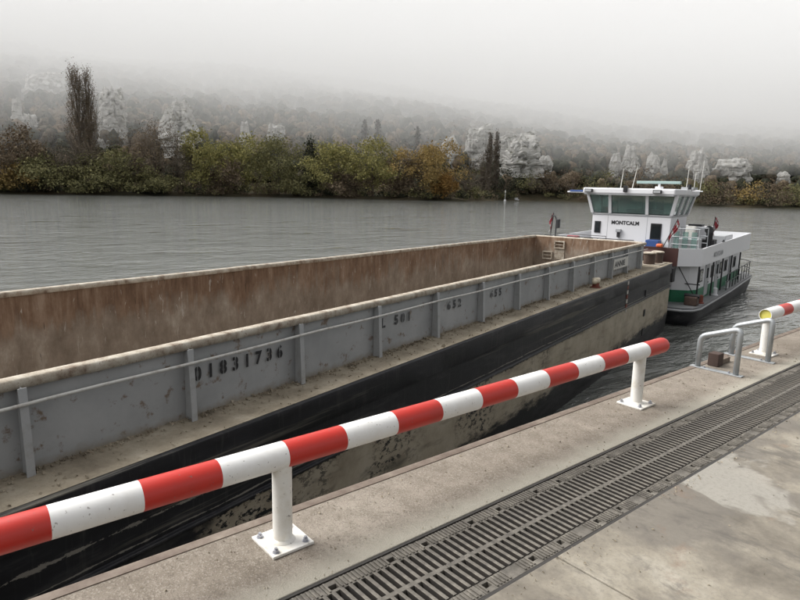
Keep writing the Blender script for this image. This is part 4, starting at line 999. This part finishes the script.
for i, a in enumerate([
 (45, 78, 98, 38, 470, 'faint flat chalk outcrop high on the slope left of the poplar', 'block'),
 (17, 104, 128, 15, 400, 'small pointed chalk rock near the left edge', 'spire'),
 (30, 118, 132, 14, 395, 'low broken chalk rock beside the small pointed one', 'block'),
 (112, 97, 142, 30, 390, 'tall layered chalk cliff right behind the twin poplar', 'block'),
 (180, 108, 150, 42, 400, 'domed chalk rock above the bare brown trees', 'dome'),
 (245, 125, 148, 17, 400, 'small white chalk tower left of the flat chalk block', 'spire'),
 (276, 127, 146, 22, 410, 'flat-topped small chalk block above the wide olive tree', 'block'),
 (449, 141, 165, 22, 360, 'pale chalk rock showing just behind the golden tree', 'dome'),
 (478, 131, 165, 30, 430, 'left shoulder of the big layered chalk cliff, behind the slim grey trees', 'block'),
 (518, 138, 172, 48, 420, 'big layered chalk cliff between the grey poplars', 'block'),
 (545, 158, 172, 16, 430, 'low chalk rock at the right foot of the big cliff', 'dome'),
 (630, 150, 174, 22, 470, 'pointed chalk rock above the radar of the tug', 'spire'),
 (615, 156, 176, 12, 470, 'small chalk rock left of the pointed one above the tug', 'dome'),
 (653, 158, 178, 16, 470, 'chalk rock right of the pointed one above the tug', 'dome'),
 (664, 162, 178, 9, 470, 'narrow chalk rock above the right aerials of the tug', 'spire'),
 (697, 154, 178, 26, 470, 'tall hazy chalk rock right of the tug aerials', 'spire'),
 (731, 162, 180, 32, 480, 'wide hazy chalk rock, last large one to the right', 'block'),
 (782, 174, 184, 14, 500, 'faint little chalk rock near the right edge', 'dome')]): cliff(*a, seed=i + 21)

# brush that closes the gaps along the shore and wood on the slope
_b = bmesh.new(); bmesh.ops.create_icosphere(_b, subdivisions=2, radius=1.0); _b.verts.ensure_lookup_table()
ICO_V = np.array([v.co[:] for v in _b.verts]); ICO_F = np.array([[v.index for v in f.verts] for f in _b.faces]); _b.free()
def cloud(name, a0, a1, t0, t1, count, per, hs, ws, size, mats, solid=False, rel=True):
    SV, SF = [], []
    rng = np.random.default_rng(hash(name) % 1000 if False else len(name) * 17)
    byM = {m: [] for m in mats}
    for _ in range(count):
        a = rng.uniform(a0, a1); t_ = rng.uniform(t0, t1) ** 1.0
        tt = t_ + bank_t(a) if rel else t_
        x, y = at_pos(a, tt); z = hill(a, tt); h, w = rng.uniform(*hs), rng.uniform(*ws); dh = math.hypot(x, y)
        if any(abs(math.atan2(x, y) - c0) < c1 + w / dh * .6 and dh < cd + 15 and (z + h * .9 - CAMH) / dh > cb for c0, c1, cd, cb in CLEAR): continue
        p = rng.normal(size=(per, 3)); p /= np.linalg.norm(p, axis=1)[:, None]; p *= rng.uniform(.55, 1.05, per)[:, None]
        if solid:                                         # a lumpy crown under the loose leaves
            lump = 1 + .16 * np.sin(ICO_V @ rng.normal(0, 2.6, 3) + rng.uniform(0, 6)) + .10 * np.sin(ICO_V @ rng.normal(0, 5, 3) + rng.uniform(0, 6))
            SV.append(ICO_V * lump[:, None] * np.array((w * .92, w * .92, h * .5)) + np.array((x, y, z + h * .46))); SF.append(rng.integers(0, len(mats)))
        p = p * np.array((w, w, h * .5)) + np.array((x, y, z + h * .5)); byM[mats[rng.integers(0, len(mats))]].append(p)
    allP = [np.concatenate(v) for v in byM.values() if v]; C = np.concatenate(allP)
    me = quads_mesh(name, C, size, M[mats[0]], rng)
    for m in list(byM)[1:]: me.materials.append(M[m])
    idx = np.concatenate([np.full(len(P_), i) for i, P_ in enumerate(allP)]).astype(np.int32); me.polygons.foreach_set('material_index', idx)
    if SV:
        me2 = bpy.data.meshes.new(name); nb, nv, nf = len(SV), len(ICO_V), len(ICO_F); nq = len(C)
        V4 = np.empty(12 * nq); me.vertices.foreach_get('co', V4); VA = np.concatenate([V4.reshape(-1, 3)] + SV)
        L = np.concatenate([np.arange(4 * nq), (ICO_F[None] + (np.arange(nb) * nv)[:, None, None]).ravel() + 4 * nq])
        me2.vertices.add(len(VA)); me2.vertices.foreach_set('co', VA.ravel()); me2.loops.add(len(L)); me2.loops.foreach_set('vertex_index', L.astype(np.int32)); me2.polygons.add(nq + nb * nf)
        me2.polygons.foreach_set('loop_start', np.concatenate([np.arange(nq) * 4, 4 * nq + np.arange(nb * nf) * 3]).astype(np.int32)); me2.polygons.foreach_set('loop_total', np.concatenate([np.full(nq, 4), np.full(nb * nf, 3)]).astype(np.int32))
        for m in mats: me2.materials.append(M[m])
        me2.polygons.foreach_set('material_index', np.concatenate([idx, np.repeat(np.array(SF), nf)]).astype(np.int32)); me2.polygons.foreach_set('use_smooth', np.ones(nq + nb * nf, dtype=bool))
        me2.update(calc_edges=True); bpy.data.meshes.remove(me); me = me2
    o = bpy.data.objects.new(name, me); COL.objects.link(o); return o
tag(cloud('riverside_brush', -150, 600, 0.2, 8, 900, 60, (1.2, 4.2), (1.2, 2.8), .34, ['leaf_olive', 'leaf_brown', 'leaf_dark']), 'tangled olive and brown brush along the far water edge', 'brush', kind='stuff')
tag(cloud('bank_thicket', -150, 520, 9, 60, 1300, 60, (2, 6), (2, 4.5), .45, ['leaf_greybrown', 'leaf_brown', 'leaf_olive']), 'grey-brown thicket filling the ground behind the bank trees', 'thicket', kind='stuff')
tag(cloud('hillside_wood', -300, 760, 84, 215, 5200, 30, (4, 10), (2.2, 4.6), .6, ['leaf_dark', 'leaf_greybrown', 'leaf_brown', 'leaf_dark'], rel=False, solid=True), 'misty wood covering the slope across the river', 'wood', kind='stuff')


tag(cloud('ridge_wood', -520, 1150, 205, 820, 6000, 20, (6, 12), (4, 8), .8, ['leaf_greybrown', 'leaf_dark', 'leaf_dark'], rel=False, solid=True), 'pale wood high on the slope fading into the fog', 'wood', kind='stuff')
# ---- channel pole and a white boat by the shore
p = at(505, 199, 330); p.z = ZW
root = empty('channel_pole', p); tag(root, 'slim white channel pole in the water off the wooded point', 'marker pole')
MB().tube([(0, 0, -1), (0, 0, 5.6)], [.16, .12], 8).build('pole', M['plate_white'], root); MB().box(-.35, .35, -.08, .08, 4.2, 5.4).build('pole_board', M['plate_white'], root); MB().tube([(0, 0, -.2), (0, 0, .7)], [.7, .5], 12).build('float', M['bw'], root)
p = at(516, 199, 350); p.z = ZW
root = empty('small_boat', p, (0, 0, .9)); tag(root, 'low white boat lying at the far shore right of the white pole', 'boat')
mb = MB(); mb.grid([[(x * k, y, z) for x, y in ((-1.1, -3), (-1.2, 0), (-.9, 2), (0, 3.2), (.9, 2), (1.2, 0), (1.1, -3), (-1.1, -3))] for k, z in ((.7, -.3), (1, .5), (1, .75))]); mb.build('boat_hull', M['bw'], root)
mb = MB(); mb.box(-.8, .8, -1.4, .8, .4, 1.5); mb.build('boat_cabin', M['bw'], root, bevel=.1)

# ------------------------------------------------------------------ the fog that lies on the slope
t = bpy.data.materials.new('fog_air'); t.use_nodes = True; nt = t.node_tree; nt.nodes.clear()
ou = nt.nodes.new('ShaderNodeOutputMaterial'); pv = nt.nodes.new('ShaderNodeVolumePrincipled'); pv.inputs['Density'].default_value = FOG; pv.inputs['Color'].default_value = (1, 1, 1, 1); pv.inputs['Anisotropy'].default_value = 0
nt.links.new(pv.outputs[0], ou.inputs['Volume'])
def fog_base(a, t_):
    b = lerp_tab(((-200, 15), (60, 14), (250, 11), (420, 8), (520, 7), (900, 6.5)), a)
    b += lerp_tab(((-10, 36), (20, 29), (60, 14), (90, 2), (120, 0), (2000, -3)), t_)
    return max(5.5, b + 9.0 * fbm(Vector((a * .011, t_ * .011, 3.3)), 3) + 2.0 * math.sin(a * .031 + t_ * .012))
fa = [-790 + 15 * i for i in range(157)]; ft = [-10 + 15 * i for i in range(71)]
lo = [[(*at_pos(a, t_), fog_base(a, t_)) for a in fa] for t_ in ft]; FT = 240.0
hi = [[(p[0], p[1], FT) for p in row] for row in lo]
mb = MB(); mb.grid(lo); mb.grid(hi)
mb.grid([lo[0], hi[0]]); mb.grid([lo[-1], hi[-1]]); mb.grid([[r[0] for r in lo], [r[0] for r in hi]]); mb.grid([[r[-1] for r in lo], [r[-1] for r in hi]])
me = mb.mesh('haze', t, fix=False); bm = bmesh.new(); bm.from_mesh(me); bmesh.ops.remove_doubles(bm, verts=bm.verts, dist=.001); bmesh.ops.recalc_face_normals(bm, faces=bm.faces); bm.to_mesh(me); bm.free()
hz = bpy.data.objects.new('haze', me); COL.objects.link(hz); tag(hz, kind='stuff')

# ------------------------------------------------------------------ grit lying on the quay
rng = np.random.default_rng(9); mb = MB()
for i in range(1500):
    q = rng.random()
    if q < .45: x = rng.uniform(XE + .08, -1.95)
    elif q < .75: x = -1.44 + abs(rng.normal(0, .05))
    else: x = rng.uniform(-1.44, 1.5)
    y = rng.uniform(-.2, 7.5); r = min(.009, abs(rng.normal(.0026, .0018)) + .0012)
    c = np.array((x, y, .0005 + r * .25)); P_ = c + rng.normal(0, 1, (4, 3)) * r * .4 + np.array(((-r, 0, 0), (r, 0, 0), (0, r, 0), (0, -.2 * r, r)))
    mb.add(P_, [(0, 2, 1), (0, 1, 3), (1, 2, 3), (2, 0, 3)])
tag(mb.build('quay_grit', M['deck'], None), 'fine grit and crumbs scattered over the quay concrete', 'grit', kind='stuff')
